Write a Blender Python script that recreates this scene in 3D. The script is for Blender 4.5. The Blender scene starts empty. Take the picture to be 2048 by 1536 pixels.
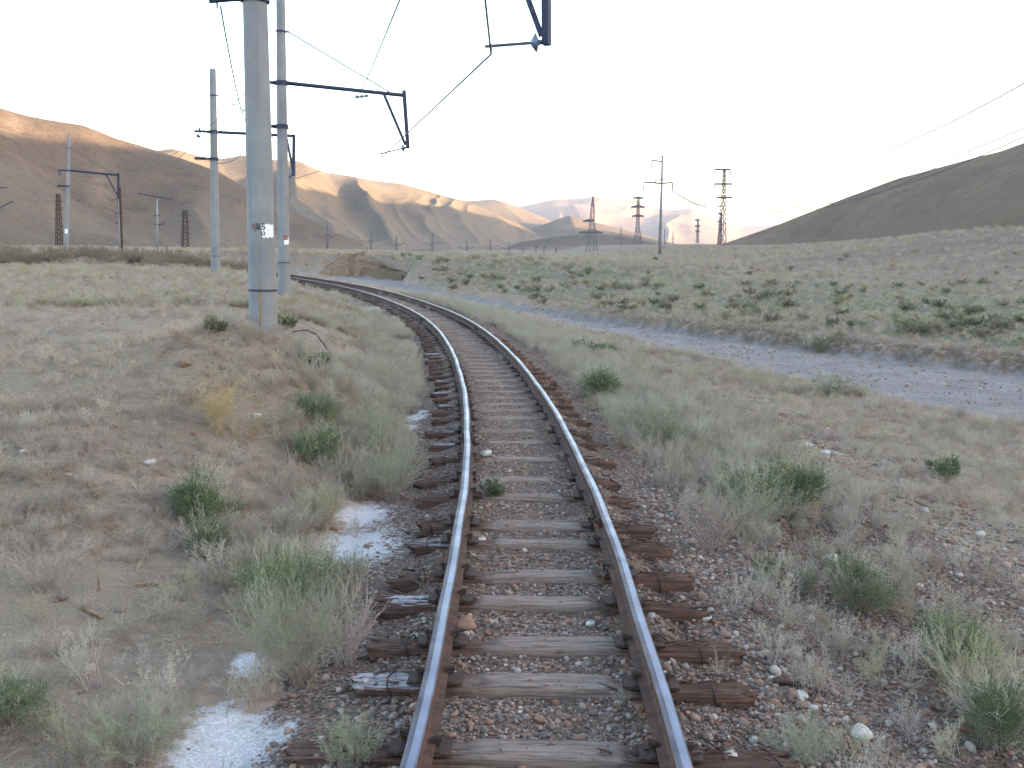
import bpy, bmesh, math, random
import numpy as np
from mathutils import Vector, Matrix, Euler
R = math.radians
rng = np.random.default_rng(7)
random.seed(7)
sc = bpy.context.scene
COL = sc.collection

# ------------------------------------------------------------------ camera, sky, sun, exposure
F_PX, CXP, CYP = 2000.0, 1024.0, 768.0            # the photograph is 2048 x 1536
PITCH, ROLL, EYE_Z = math.atan((768 - 486) / 2000.0), R(0.8), 2.97
cam = bpy.data.cameras.new('camera'); camo = bpy.data.objects.new('camera', cam); COL.objects.link(camo)
fwd = np.array([0, math.cos(PITCH), -math.sin(PITCH)]); up0 = np.array([0, math.sin(PITCH), math.cos(PITCH)]); rt0 = np.array([1.0, 0, 0])
rt = rt0 * math.cos(ROLL) + up0 * math.sin(ROLL); up = -rt0 * math.sin(ROLL) + up0 * math.cos(ROLL)
EYE = np.array([0, 0, EYE_Z])
mw = Matrix([[rt[i], up[i], -fwd[i], EYE[i]] for i in range(3)] + [[0, 0, 0, 1]])
camo.matrix_world = mw
cam.sensor_width = 36.0; cam.lens = 36.0 * F_PX / 2048.0
cam.clip_start = 0.1; cam.clip_end = 20000
sc.camera = camo

SUN_AZ, SUN_EL = R(100), R(8.5)                    # azimuth clockwise from the view direction (+Y)
world = bpy.data.worlds.new('World'); sc.world = world; world.use_nodes = True
wn = world.node_tree.nodes; wl = world.node_tree.links
sky = wn.new('ShaderNodeTexSky'); sky.sky_type = 'NISHITA'; sky.sun_disc = False
sky.sun_elevation = SUN_EL; sky.sun_rotation = SUN_AZ
sky.altitude = 900; sky.air_density = 1.1; sky.dust_density = 3.2; sky.ozone_density = 0.9
bgn = wn['Background']; bgn.inputs['Strength'].default_value = 0.15
wl.new(sky.outputs[0], bgn.inputs[0])
sun = bpy.data.lights.new('sun', 'SUN'); sun.energy = 3.2; sun.angle = R(0.5); sun.color = (1.0, 0.77, 0.52)
suno = bpy.data.objects.new('sun', sun); COL.objects.link(suno)
tosun = Vector((math.sin(SUN_AZ) * math.cos(SUN_EL), math.cos(SUN_AZ) * math.cos(SUN_EL), math.sin(SUN_EL)))
suno.rotation_euler = tosun.to_track_quat('Z', 'Y').to_euler()
vs = sc.view_settings
vs.view_transform = 'Standard'; vs.look = 'None'; vs.gamma = 1.0; vs.use_curve_mapping = False
vs.exposure = 2.95
sc.render.engine = 'CYCLES'
sc.cycles.max_bounces = 6; sc.cycles.diffuse_bounces = 5; sc.cycles.glossy_bounces = 3
sc.cycles.transmission_bounces = 3; sc.cycles.volume_bounces = 0; sc.cycles.transparent_max_bounces = 8

# ------------------------------------------------------------------ small helpers
def ray(px, py):
    return fwd + (px - CXP) / F_PX * rt - (py - CYP) / F_PX * up
def P(px, py, depth):                              # the world point seen at a pixel at this distance along the view axis
    return EYE + ray(px, py) * depth
def onz(px, py, z):
    d = ray(px, py); return EYE + d * ((z - EYE_Z) / d[2])

def put(o, name=None, parent=None, label=None, cat=None, group=None, kind=None):
    if parent is not None: o.parent = parent
    if label: o['label'] = label
    if cat: o['category'] = cat
    if group: o['group'] = group
    if kind: o['kind'] = kind
    return o
def empty(name, loc, label, cat, group=None, rotz=0.0):
    o = bpy.data.objects.new(name, None); COL.objects.link(o); o.location = Vector(loc); o.rotation_euler = (0, 0, rotz)
    o.empty_display_size = 0.2
    return put(o, label=label, cat=cat, group=group)

class MB:
    """collects vertices and faces, then links them as one mesh object"""
    def __init__(s): s.v = []; s.f = []; s.m = []
    def add(s, verts, faces, mi=0):
        b = len(s.v); s.v.extend([tuple(map(float, p)) for p in verts])
        s.f.extend([tuple(b + i for i in f) for f in faces]); s.m.extend([mi] * len(faces)); return s
    def box(s, c, size, rot=None, mi=0):
        c = np.asarray(c, float); h = np.asarray(size, float) / 2
        pts = np.array([[x, y, z] for x in (-1, 1) for y in (-1, 1) for z in (-1, 1)]) * h
        if rot is not None: pts = pts @ np.asarray(rot).T
        return s.add(pts + c, [(0, 1, 3, 2), (4, 6, 7, 5), (0, 4, 5, 1), (2, 3, 7, 6), (0, 2, 6, 4), (1, 5, 7, 3)], mi)
    def bar(s, a, b, w, h=None, mi=0, upv=(0, 0, 1)):
        a = np.asarray(a, float); b = np.asarray(b, float); d = b - a; L = np.linalg.norm(d); d = d / L
        u = np.cross(upv, d)
        if np.linalg.norm(u) < 1e-3: u = np.cross((1, 0, 0), d)
        u /= np.linalg.norm(u); n = np.cross(d, u)
        return s.box((a + b) / 2, (w, h or w, L), np.stack([u, n, d], 1), mi)
    def tube(s, pts, rad, seg=8, caps=True, mi=0):
        pts = np.asarray(pts, float); n = len(pts)
        rad = np.broadcast_to(np.asarray(rad, float), (n,))
        t = np.gradient(pts, axis=0) if n > 2 else np.array([pts[1] - pts[0]] * 2)
        t /= np.linalg.norm(t, axis=1)[:, None] + 1e-12
        ref = np.array([0, 0, 1.0]) if abs(t[0][2]) < .9 else np.array([1.0, 0, 0])
        vs_, fs = [], []
        u = np.cross(ref, t[0]); u /= np.linalg.norm(u)
        for i in range(n):
            u = u - t[i] * (u @ t[i]); u /= np.linalg.norm(u) + 1e-12; w = np.cross(t[i], u)
            for k in range(seg):
                a = 2 * math.pi * k / seg
                vs_.append(pts[i] + rad[i] * (math.cos(a) * u + math.sin(a) * w))
        for i in range(n - 1):
            for k in range(seg):
                k2 = (k + 1) % seg
                fs.append((i * seg + k, i * seg + k2, (i + 1) * seg + k2, (i + 1) * seg + k))
        if caps:
            fs.append(tuple(range(seg - 1, -1, -1))); fs.append(tuple((n - 1) * seg + k for k in range(seg)))
        return s.add(vs_, fs, mi)
    def mesh(s, name, smooth=False):
        me = bpy.data.meshes.new(name); me.from_pydata(s.v, [], s.f)
        if any(s.m): me.polygons.foreach_set('material_index', s.m)
        if smooth: me.polygons.foreach_set('use_smooth', [True] * len(s.f))
        me.update(); return me
    def build(s, name, mat, parent=None, smooth=False, **k):
        me = s.mesh(name, smooth)
        for m in (mat if isinstance(mat, (list, tuple)) else [mat]): me.materials.append(m)
        o = bpy.data.objects.new(name, me); COL.objects.link(o)
        if parent is not None:
            o.parent = parent
            if k.pop('world', True):                # vertices were given in world space
                o.matrix_parent_inverse = parent.matrix_world.inverted() if False else Matrix.Identity(4)
                inv = (Matrix.Translation(parent.location) @ Euler(parent.rotation_euler).to_matrix().to_4x4()).inverted() if parent.parent is None else Matrix.Translation(-rootof(parent).location)
                me.transform(inv)
        else: k.pop('world', None)
        return put(o, **k)
def rootof(o):
    while o.parent is not None: o = o.parent
    return o
def obj_from_mesh(name, me, parent=None, loc=(0, 0, 0), rot=(0, 0, 0), scale=(1, 1, 1), **k):
    o = bpy.data.objects.new(name, me); COL.objects.link(o); o.location = Vector(loc); o.rotation_euler = rot; o.scale = scale
    return put(o, parent=parent, **k)

# value noise on arrays
def _h(ix, iy, s):
    n = (ix.astype(np.int64) * 374761393 + iy.astype(np.int64) * 668265263 + s * 974634777) & 0xffffffff
    n = ((n ^ (n >> 13)) * 1274126177) & 0xffffffff
    n = (n ^ (n >> 16)) & 0xffff
    return n / 32767.5 - 1.0
def vnoise(x, y, s=0):
    x = np.asarray(x, float); y = np.asarray(y, float)
    x0 = np.floor(x); y0 = np.floor(y); fx = x - x0; fy = y - y0
    ux = fx * fx * fx * (fx * (fx * 6 - 15) + 10); uy = fy * fy * fy * (fy * (fy * 6 - 15) + 10)
    a = _h(x0, y0, s); b = _h(x0 + 1, y0, s); c = _h(x0, y0 + 1, s); d = _h(x0 + 1, y0 + 1, s)
    return (a * (1 - ux) + b * ux) * (1 - uy) + (c * (1 - ux) + d * ux) * uy
def fbm(x, y, o=4, s=0):
    r = 0; a = 1.0; t = 0
    for k in range(o):
        r = r + a * vnoise(np.asarray(x) * 2 ** k + 13.7 * k, np.asarray(y) * 2 ** k - 7.1 * k, s + k); t += a; a *= .5
    return r / t
def sstep(a, b, x):
    t = np.clip((np.asarray(x, float) - a) / (b - a), 0, 1); return t * t * (3 - 2 * t)

# ------------------------------------------------------------------ material helpers
class NT:
    def __init__(s, name):
        s.mat = bpy.data.materials.new(name); s.mat.use_nodes = True; s.t = s.mat.node_tree
        s.bsdf = s.t.nodes['Principled BSDF']; s.out = s.t.nodes['Material Output']
        s.bsdf.inputs['Specular IOR Level'].default_value = 0.25; s.bsdf.inputs['Roughness'].default_value = 0.9
    def n(s, typ, **k):
        nd = s.t.nodes.new('ShaderNode' + typ)
        for a, b in k.items(): setattr(nd, a, b)
        return nd
    def link(s, a, b): s.t.links.new(a, b)
    def inp(s, sock, v):
        if hasattr(v, 'is_linked') or hasattr(v, 'links'): s.link(v, sock)
        elif isinstance(v, (tuple, list)) and len(v) == 3 and sock.type == 'RGBA': sock.default_value = (*v, 1)
        else: sock.default_value = v
    def pos(s): return s.n('NewGeometry').outputs['Position']
    def ob(s): return s.n('TexCoord').outputs['Object']
    def rnd(s): return s.n('ObjectInfo').outputs['Random']
    def attr(s, name): return s.n('Attribute', attribute_name=name).outputs['Fac']
    def map(s, v, scale=(1, 1, 1), loc=(0, 0, 0)):
        m = s.n('Mapping'); s.link(v, m.inputs[0]); m.inputs['Scale'].default_value = scale; m.inputs['Location'].default_value = loc; return m.outputs[0]
    def noise(s, v, scale, detail=4, rough=.55, dist=0.0, col=False):
        m = s.n('TexNoise'); s.link(v, m.inputs['Vector']); m.inputs['Scale'].default_value = scale
        m.inputs['Detail'].default_value = detail; m.inputs['Roughness'].default_value = rough; m.inputs['Distortion'].default_value = dist
        return m.outputs['Color' if col else 'Fac']
    def voro(s, v, scale, feat='F1', out='Distance', rnd=1.0):
        m = s.n('TexVoronoi', feature=feat); s.link(v, m.inputs['Vector']); m.inputs['Scale'].default_value = scale; m.inputs['Randomness'].default_value = rnd
        return m.outputs[out]
    def ramp(s, fac, *stops):
        m = s.n('ValToRGB'); s.link(fac, m.inputs[0]); e = m.color_ramp.elements
        while len(e) < len(stops): e.new(.5)
        for el, (p, c) in zip(e, stops):
            el.position = p; el.color = (*c, 1) if isinstance(c, (tuple, list)) else (c, c, c, 1)
        return m.outputs[0]
    def mix(s, f, a, b, mode='MIX'):
        m = s.n('Mix', data_type='RGBA', blend_type=mode); s.inp(m.inputs[0], f); s.inp(m.inputs[6], a); s.inp(m.inputs[7], b); return m.outputs[2]
    def math(s, op, a, b=0.0, clamp=False):
        m = s.n('Math', operation=op, use_clamp=clamp); s.inp(m.inputs[0], a); s.inp(m.inputs[1], b); return m.outputs[0]
    def mr(s, v, a, b, c=0.0, d=1.0):
        m = s.n('MapRange'); m.interpolation_type = 'SMOOTHSTEP'; s.inp(m.inputs[0], v)
        for i, q in enumerate((a, b, c, d)): m.inputs[1 + i].default_value = q
        return m.outputs[0]
    def bump(s, h, strength=.5, dist=.02, prev=None):
        m = s.n('Bump'); s.link(h, m.inputs['Height']); m.inputs['Strength'].default_value = strength; m.inputs['Distance'].default_value = dist
        if prev is not None: s.link(prev, m.inputs['Normal'])
        return m.outputs[0]
    def done(s, col, rough=None, nrm=None, metal=None, spec=None):
        s.inp(s.bsdf.inputs['Base Color'], col)
        if rough is not None: s.inp(s.bsdf.inputs['Roughness'], rough)
        if nrm is not None: s.link(nrm, s.bsdf.inputs['Normal'])
        if metal is not None: s.inp(s.bsdf.inputs['Metallic'], metal)
        if spec is not None: s.inp(s.bsdf.inputs['Specular IOR Level'], spec)
        return s.mat

def m_ground():
    t = NT('ground_soil'); p = t.pos()
    big = t.noise(p, .05, 5); mid = t.noise(p, .45, 6, .6); fine = t.noise(p, 4.5, 7, .65); tiny = t.noise(p, 38, 4, .7)
    soil = t.mix(t.mr(mid, .35, .65), (.40, .272, .205), (.27, .186, .145))
    soil = t.mix(t.mr(fine, .42, .68), soil, (.17, .122, .098))
    litter = t.mix(t.mr(tiny, .35, .65), (.315, .24, .17), (.205, .165, .122))
    veg = t.attr('veg')
    lf = t.mr(t.math('ADD', t.math('MULTIPLY', fine, .6), t.math('ADD', t.math('MULTIPLY', mid, .5), t.math('MULTIPLY', veg, .35))), .55, .85)
    base = t.mix(lf, soil, litter)
    meadow = t.mix(t.mr(t.noise(p, .22, 6, .65), .38, .66), (.27, .19, .145), (.20, .143, .112))
    meadow = t.mix(t.mr(big, .4, .62), meadow, (.21, .157, .119))
    meadow = t.mix(t.math('MULTIPLY', t.mr(t.noise(p, .8, 7, .7), .5, .72), .75), meadow, (.14, .115, .085))
    meadow = t.mix(t.math('MULTIPLY', t.attr('dusk_shade'), .8), meadow, t.mix(t.mr(t.noise(p, .1, 6, .7), .35, .65), (.20, .142, .105), (.145, .105, .08)))  # dusk shade painted into the meadow colour towards the right slope
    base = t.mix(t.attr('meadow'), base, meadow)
    green = t.mr(t.math('ADD', t.noise(p, .55, 5, .65), t.math('MULTIPLY', t.attr('green'), .3)), .62, .82)
    base = t.mix(t.math('MULTIPLY', green, t.attr('green')), base, (.150, .140, .092))
    # pebbles
    vc = t.voro(p, 34, out='Color'); vd = t.voro(p, 34)
    sep = t.n('SeparateColor'); t.link(vc, sep.inputs[0])
    peb = t.ramp(sep.outputs[0], (0, (.068, .048, .042)), (.4, (.155, .104, .084)), (.7, (.235, .15, .112)), (1, (.37, .29, .25)))
    peb = t.mix(t.mr(t.noise(p, 1.3, 5), .45, .62), peb, t.mix(.5, peb, (.16, .115, .085)))
    g = t.mr(t.math('ADD', t.attr('grav'), t.math('MULTIPLY', t.math('SUBTRACT', fine, .5), .9)), .3, .62)
    base = t.mix(g, base, peb)
    wf = t.noise(t.map(p, (1, 1, 1)), .6, 7, .7)
    wad = t.mix(t.mr(wf, .35, .65), (.235, .208, .205), (.335, .30, .285))
    wad = t.mix(t.math('MULTIPLY', t.mr(t.noise(p, 5, 5, .7), .48, .7), .7), wad, (.15, .135, .142))
    wad = t.mix(.35, wad, peb)
    w = t.mr(t.math('ADD', t.attr('wadi'), t.math('MULTIPLY', t.math('SUBTRACT', mid, .5), .5)), .4, .6)
    base = t.mix(w, base, wad)
    base = t.mix(t.math('MULTIPLY', t.attr('bank'), t.mr(t.noise(p, 2.2, 6, .7), .3, .6)), base, (.125, .088, .066))
    sal = t.mr(t.math('ADD', t.math('ADD', t.attr('salt'), t.math('MULTIPLY', t.math('SUBTRACT', tiny, .5), 1.6)), t.math('MULTIPLY', t.math('SUBTRACT', t.noise(p, 7, 8, .75), .5), 1.7)), .38, .78)
    base = t.mix(sal, base, t.mix(t.mr(tiny, .35, .6), (.74, .72, .74), (.50, .46, .455)))
    hgt = t.math('ADD', t.math('MULTIPLY', fine, .6), t.math('MULTIPLY', tiny, .35))
    b1 = t.bump(hgt, 1.0, .09)
    vh = t.math('MULTIPLY', t.math('SUBTRACT', .6, vd, True), g)
    b2 = t.bump(vh, .9, .03, b1)
    return t.done(base, .95, b2, spec=.1)

def m_hill(name, warm=(.36, .25, .135), cool=(.25, .19, .125), bare=(.42, .31, .215), sc_=.012, apron=(.205, .152, .112)):
    t = NT(name); p = t.pos()
    a = t.noise(p, sc_, 6, .6); b = t.noise(p, sc_ * 9, 7, .7); c = t.noise(p, sc_ * 40, 5, .7)
    col = t.mix(t.mr(a, .35, .65), warm, cool)
    col = t.mix(t.mr(b, .42, .7, 0, .55), col, tuple(.62 * q for q in cool))
    col = t.mix(t.mr(c, .4, .7, 0, .35), col, bare)
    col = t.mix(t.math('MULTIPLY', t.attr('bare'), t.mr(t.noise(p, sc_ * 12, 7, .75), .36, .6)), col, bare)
    dots = t.mr(t.voro(p, sc_ * 18), .12, .2, 1, 0)
    col = t.mix(t.math('MULTIPLY', dots, t.mr(t.noise(p, sc_ * 4, 3), .5, .62, 0, .55)), col, (.10, .085, .06))
    col = t.mix(t.math('MULTIPLY', t.attr('apron'), t.mr(b, .2, .55, .45, .9)), col, apron)
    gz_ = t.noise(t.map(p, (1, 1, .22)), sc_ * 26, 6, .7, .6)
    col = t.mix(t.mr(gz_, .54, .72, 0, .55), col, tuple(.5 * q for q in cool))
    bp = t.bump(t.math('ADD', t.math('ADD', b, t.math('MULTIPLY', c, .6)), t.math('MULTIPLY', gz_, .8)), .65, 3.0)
    return t.done(col, .95, bp, spec=.05)

def m_wood():
    t = NT('weathered_sleeper_wood'); o = t.ob(); r = t.rnd()
    off = t.n('CombineXYZ'); t.link(t.math('MULTIPLY', r, 37.0), off.inputs[0]); t.link(t.math('MULTIPLY', r, 11.0), off.inputs[1])
    va = t.n('VectorMath', operation='ADD'); t.link(o, va.inputs[0]); t.link(off.outputs[0], va.inputs[1]); v = va.outputs[0]
    grain = t.noise(t.map(v, (2.2, 60, 45)), 1, 7, .7, .4); broad = t.noise(v, 3.2, 5, .65); fib = t.noise(t.map(v, (6, 170, 120)), 1, 4, .7)
    sx = t.n('SeparateXYZ'); t.link(o, sx.inputs[0]); ax = t.math('ABSOLUTE', sx.outputs[0])
    mid = t.mr(t.math('ADD', ax, t.math('MULTIPLY', t.math('SUBTRACT', broad, .5), .55)), .42, .66, 1, 0)
    grey = t.mix(t.mr(grain, .33, .62), (.11, .078, .064), (.285, .212, .178))
    red = t.mix(t.mr(grain, .36, .66), (.052, .028, .021), (.165, .088, .064))
    col = t.mix(mid, red, grey)
    col = t.mix(t.mr(fib, .52, .70, 0, .7), col, (.045, .03, .025))
    col = t.mix(t.mr(t.noise(v, 9, 5, .7), .6, .76, 0, .8), col, (.05, .034, .028))
    lime = t.mr(t.math('ADD', t.attr('lime'), t.math('MULTIPLY', t.math('SUBTRACT', grain, .5), 2.6)), .42, .95)
    col = t.mix(t.math('MULTIPLY', lime, .8), col, (.50, .465, .475))
    bp = t.bump(t.math('ADD', grain, t.math('MULTIPLY', fib, .5)), .9, .012)
    return t.done(col, .88, bp, spec=.25)
def m_rust(name, a=(.055, .028, .022), b=(.13, .062, .042), sc_=9, rough=.8):
    t = NT(name); p = t.ob(); n = t.noise(p, sc_, 7, .7); f = t.noise(p, sc_ * 9, 4, .7)
    col = t.mix(t.mr(n, .35, .68), a, b); col = t.mix(t.mr(f, .5, .72, 0, .6), col, tuple(.5 * q for q in a))
    return t.done(col, rough, t.bump(f, .4, .004), spec=.3)
def m_railtop(name, a, b, r0, r1):
    t = NT(name); p = t.pos()
    n = t.noise(p, 2.0, 5, .6); f = t.noise(p, 60, 4, .6); g = t.noise(t.map(p, (45, 1.2, 1)), 1, 4, .6)
    col = t.mix(t.mr(n, .3, .7), a, b); col = t.mix(t.mr(g, .45, .7, 0, .45), col, tuple(.6 * q for q in b))
    return t.done(col, t.mr(t.math('ADD', n, t.math('MULTIPLY', f, .4)), .4, .95, r0, r1), t.bump(f, .08, .002), metal=1.0)
def m_concrete():
    t = NT('pole_concrete'); p = t.ob()
    n = t.noise(p, 1.1, 6, .6); f = t.noise(p, 28, 5, .7); st = t.noise(t.map(p, (9, 9, .35)), 1, 6, .65)
    col = t.mix(t.mr(n, .3, .7), (.185, .187, .205), (.265, .262, .268))
    col = t.mix(t.mr(st, .5, .72, 0, .45), col, (.15, .145, .142))
    col = t.mix(t.mr(f, .55, .75, 0, .5), col, (.20, .20, .205))
    ck = t.voro(t.map(p, (1, 1, .35)), 2.2, 'DISTANCE_TO_EDGE'); col = t.mix(t.mr(t.math('ADD', ck, t.math('MULTIPLY', f, .03)), .010, .024, .22, 0), col, (.09, .085, .085))
    rs = t.mr(t.math('ADD', t.attr('streak'), t.math('MULTIPLY', t.math('SUBTRACT', st, .5), .9)), .38, .85)
    col = t.mix(rs, col, t.mix(t.mr(f, .35, .65), (.30, .20, .085), (.17, .095, .045)))
    return t.done(col, .85, t.bump(f, .35, .006), spec=.25)
def m_plain(name, col, rough=.8, var=.3, sc_=12, metal=None, spec=.3):
    t = NT(name); p = t.ob(); n = t.noise(p, sc_, 5, .65)
    c = t.mix(t.mr(n, .3, .7), tuple(q * (1 - var) for q in col), tuple(min(1, q * (1 + var)) for q in col))
    return t.done(c, rough, metal=metal, spec=spec)
def m_leaf(name, cols, trans=.3, hv=.25):
    t = NT(name); r = t.rnd(); p = t.pos()
    mixv = t.math('ADD', t.math('MULTIPLY', r, .6), t.math('MULTIPLY', t.noise(p, 2.3, 4), .5))
    c = t.ramp(mixv, *[(.15 + .7 * i / (len(cols) - 1), q) for i, q in enumerate(cols)])
    c = t.mix(t.mr(t.noise(p, 30, 3), .4, .65, 0, hv), c, tuple(.6 * q for q in cols[0]))
    d = t.n('BsdfDiffuse'); tr = t.n('BsdfTranslucent'); ms = t.n('MixShader'); ms.inputs[0].default_value = trans
    t.link(c, d.inputs[0]); t.link(c, tr.inputs[0]); t.link(d.outputs[0], ms.inputs[1]); t.link(tr.outputs[0], ms.inputs[2]); t.link(ms.outputs[0], t.out.inputs[0])
    return t.mat
def m_stone():
    t = NT('river_pebble'); r = t.rnd(); p = t.ob()
    c = t.ramp(r, (0, (.095, .076, .072)), (.2, (.18, .132, .112)), (.4, (.26, .148, .102)), (.58, (.20, .10, .068)), (.75, (.32, .22, .165)), (.9, (.27, .232, .218)), (1, (.48, .40, .34)))
    n = t.noise(p, 3, 5, .6)
    c = t.mix(t.mr(n, .4, .7, 0, .5), c, t.mix(.6, c, (.10, .08, .07)))
    return t.done(c, .75, t.bump(t.noise(p, 7, 4), .3, .1), spec=.3)

M = dict(ground=m_ground(), wood=m_wood(), concrete=m_concrete(), railtop=m_railtop('polished_rail_steel', (.27, .255, .32), (.20, .19, .245), .24, .40), railedge=m_railtop('dull_rail_steel', (.17, .145, .165), (.11, .09, .105), .42, .6), stone=m_stone(),
         rail=m_rust('rail_rust'), plate=m_rust('plate_rust', (.04, .024, .02), (.085, .048, .036), 14),
         fitting=m_plain('painted_steel', (.030, .033, .070), .6, .35), post=m_rust('post_rust', (.045, .026, .022), (.09, .05, .04), 6),
         lattice=m_plain('galvanised_steel', (.10, .082, .10), .6, .3), wire=m_plain('wire_metal', (.10, .095, .105), .5, .2),
         porcelain=m_plain('insulator_glass', (.085, .11, .17), .25, .2, spec=.5), white=m_plain('white_paint', (.74, .73, .74), .7, .12, 30),
         redfade=m_plain('faded_red_paint', (.20, .08, .075), .8, .4, 25), red=m_plain('red_paint', (.23, .035, .03), .7, .3, 30), blackp=m_plain('black_paint', (.05, .05, .06), .7, .3, 30),
         stick=m_plain('dry_stick', (.20, .125, .075), .9, .4, 20), pale=m_plain('pale_stalk', (.55, .46, .33), .9, .2, 20),
         ironwire=m_plain('old_iron_wire', (.035, .025, .024), .7, .4, 20),
         straw=m_leaf('straw_grass', [(.34, .265, .195), (.45, .365, .28), (.55, .465, .37)], .4, .15),
         strawred=m_leaf('reddish_dry_grass', [(.30, .195, .14), (.42, .285, .205), (.50, .38, .29)], .4, .15),
         sagegreen=m_leaf('green_sage_leaf', [(.215, .22, .145), (.305, .305, .215), (.39, .375, .285)], .35, .2), sage=m_leaf('sage_leaf', [(.31, .27, .205), (.42, .37, .295), (.50, .44, .365)], .4, .15),
         sagey=m_leaf('yellow_sage_leaf', [(.34, .305, .19), (.42, .375, .25), (.48, .43, .31)], .4, .15),
         green=m_leaf('shrub_leaf', [(.10, .13, .068), (.155, .19, .10), (.22, .25, .145)]),
         olive=m_leaf('olive_leaf', [(.20, .175, .125), (.265, .235, .17), (.32, .285, .215)], .35), greeny=m_leaf('light_shrub_leaf', [(.13, .145, .085), (.185, .19, .118), (.24, .235, .16)]),
         deadbush=m_leaf('dead_bush_twig', [(.31, .24, .20), (.42, .335, .29), (.50, .42, .38)], .4, .15),
         thistle=m_leaf('yellow_straw', [(.36, .25, .12), (.48, .355, .19), (.58, .46, .29)]))
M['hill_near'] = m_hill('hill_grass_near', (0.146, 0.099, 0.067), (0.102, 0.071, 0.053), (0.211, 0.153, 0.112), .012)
M['hill_gold'] = m_hill('hill_grass_gold', (0.199, 0.140, 0.084), (0.140, 0.101, 0.071), (0.247, 0.178, 0.129), .006)
M['hill_right'] = m_hill('hill_grass_right', (0.243, 0.161, 0.109), (0.181, 0.122, 0.086), (0.275, 0.190, 0.134), .02)
M['hill_meadow'] = m_hill('hill_grass_pale', (0.218, 0.150, 0.099), (0.168, 0.118, 0.079), (0.252, 0.175, 0.116), .03)
M['hill_spur'] = m_hill('hill_grass_spur', (.205, .150, .108), (.160, .118, .088), (.24, .18, .132), .018)
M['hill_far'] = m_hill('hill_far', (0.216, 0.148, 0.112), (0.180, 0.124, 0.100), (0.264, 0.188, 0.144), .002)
M['clay'] = m_hill('clay_bank', (.30, .21, .145), (.22, .16, .115), (.47, .285, .19), .25)
M['palestone'] = m_plain('pale_stone', (.42, .38, .34), .75, .25, 5)

# ------------------------------------------------------------------ the line of the track
TP = [0.15929202, 0.03928877]
KN = np.array([-40, -6, 0, 12, 24, 36, 50, 80, 110, 190.0]); KV = np.array([-.002, -.004, -.0073683, -.00627498, -.005102, -.00763866, -.00635853, -.00444281, -.0055, -.0055])
DS = 0.25
S = np.arange(-24, 170, DS); i0 = int(round(24 / DS))
kk = np.interp(S, KN, KV); hd = np.concatenate([[0], np.cumsum((kk[1:] + kk[:-1]) / 2 * DS)]); hd += TP[1] - hd[i0]
TX = np.concatenate([[0], np.cumsum(np.sin((hd[1:] + hd[:-1]) / 2) * DS)]); TX += TP[0] - TX[i0]
TY = np.concatenate([[0], np.cumsum(np.cos((hd[1:] + hd[:-1]) / 2) * DS)]); TY += 3 - TY[i0]
def trk(s, d=0.0):
    h = np.interp(s, S, hd); return np.interp(s, S, TX) + d * np.cos(h), np.interp(s, S, TY) - d * np.sin(h), h
def polydist(x, y, px, py):
    """signed distance (right of the line positive) and index of the nearest vertex of a polyline"""
    x = np.ravel(x); y = np.ravel(y); D = np.empty(len(x)); I = np.empty(len(x), int)
    tx = np.gradient(px); ty = np.gradient(py); L = np.hypot(tx, ty); tx /= L; ty /= L
    for a in range(0, len(x), 16384):
        xx = x[a:a + 16384, None] - px[None]; yy = y[a:a + 16384, None] - py[None]
        i = np.argmin(xx * xx + yy * yy, 1); r = np.arange(len(i))
        dx = xx[r, i]; dy = yy[r, i]
        D[a:a + 16384] = np.where(dx * ty[i] - dy * tx[i] >= 0, 1, -1) * np.hypot(dx, dy); I[a:a + 16384] = i
    return D, I
def resample(pts, step):
    pts = np.asarray(pts, float); L = np.concatenate([[0], np.cumsum(np.hypot(*np.diff(pts[:, :2], axis=0).T))])
    n = int(L[-1] / step); u = np.linspace(0, L[-1], n)
    q = np.stack([np.interp(u, L, pts[:, k]) for k in range(pts.shape[1])], 1)
    for _ in range(int(8 / step)):
        q[1:-1] = (q[:-2] + 2 * q[1:-1] + q[2:]) / 4
    return q
# dry river bed: x, y, half width
WAD = resample([(60, -30, 6), (38, 4, 6), (25, 20, 6), (16.4, 31, 5.4), (12.4, 38.8, 4.3), (9.3, 45.5, 3.3), (6.0, 52.5, 2.6), (1.6, 63, 2.2), (-2.8, 76, 1.3), (-8, 90, 1.1), (-13, 107, 1.5), (-17, 121, 3.6), (-24, 131, 4.2), (-38, 137, 4), (-62, 140, 4), (-110, 146, 4)], .7)
BED = -1.75

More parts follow.
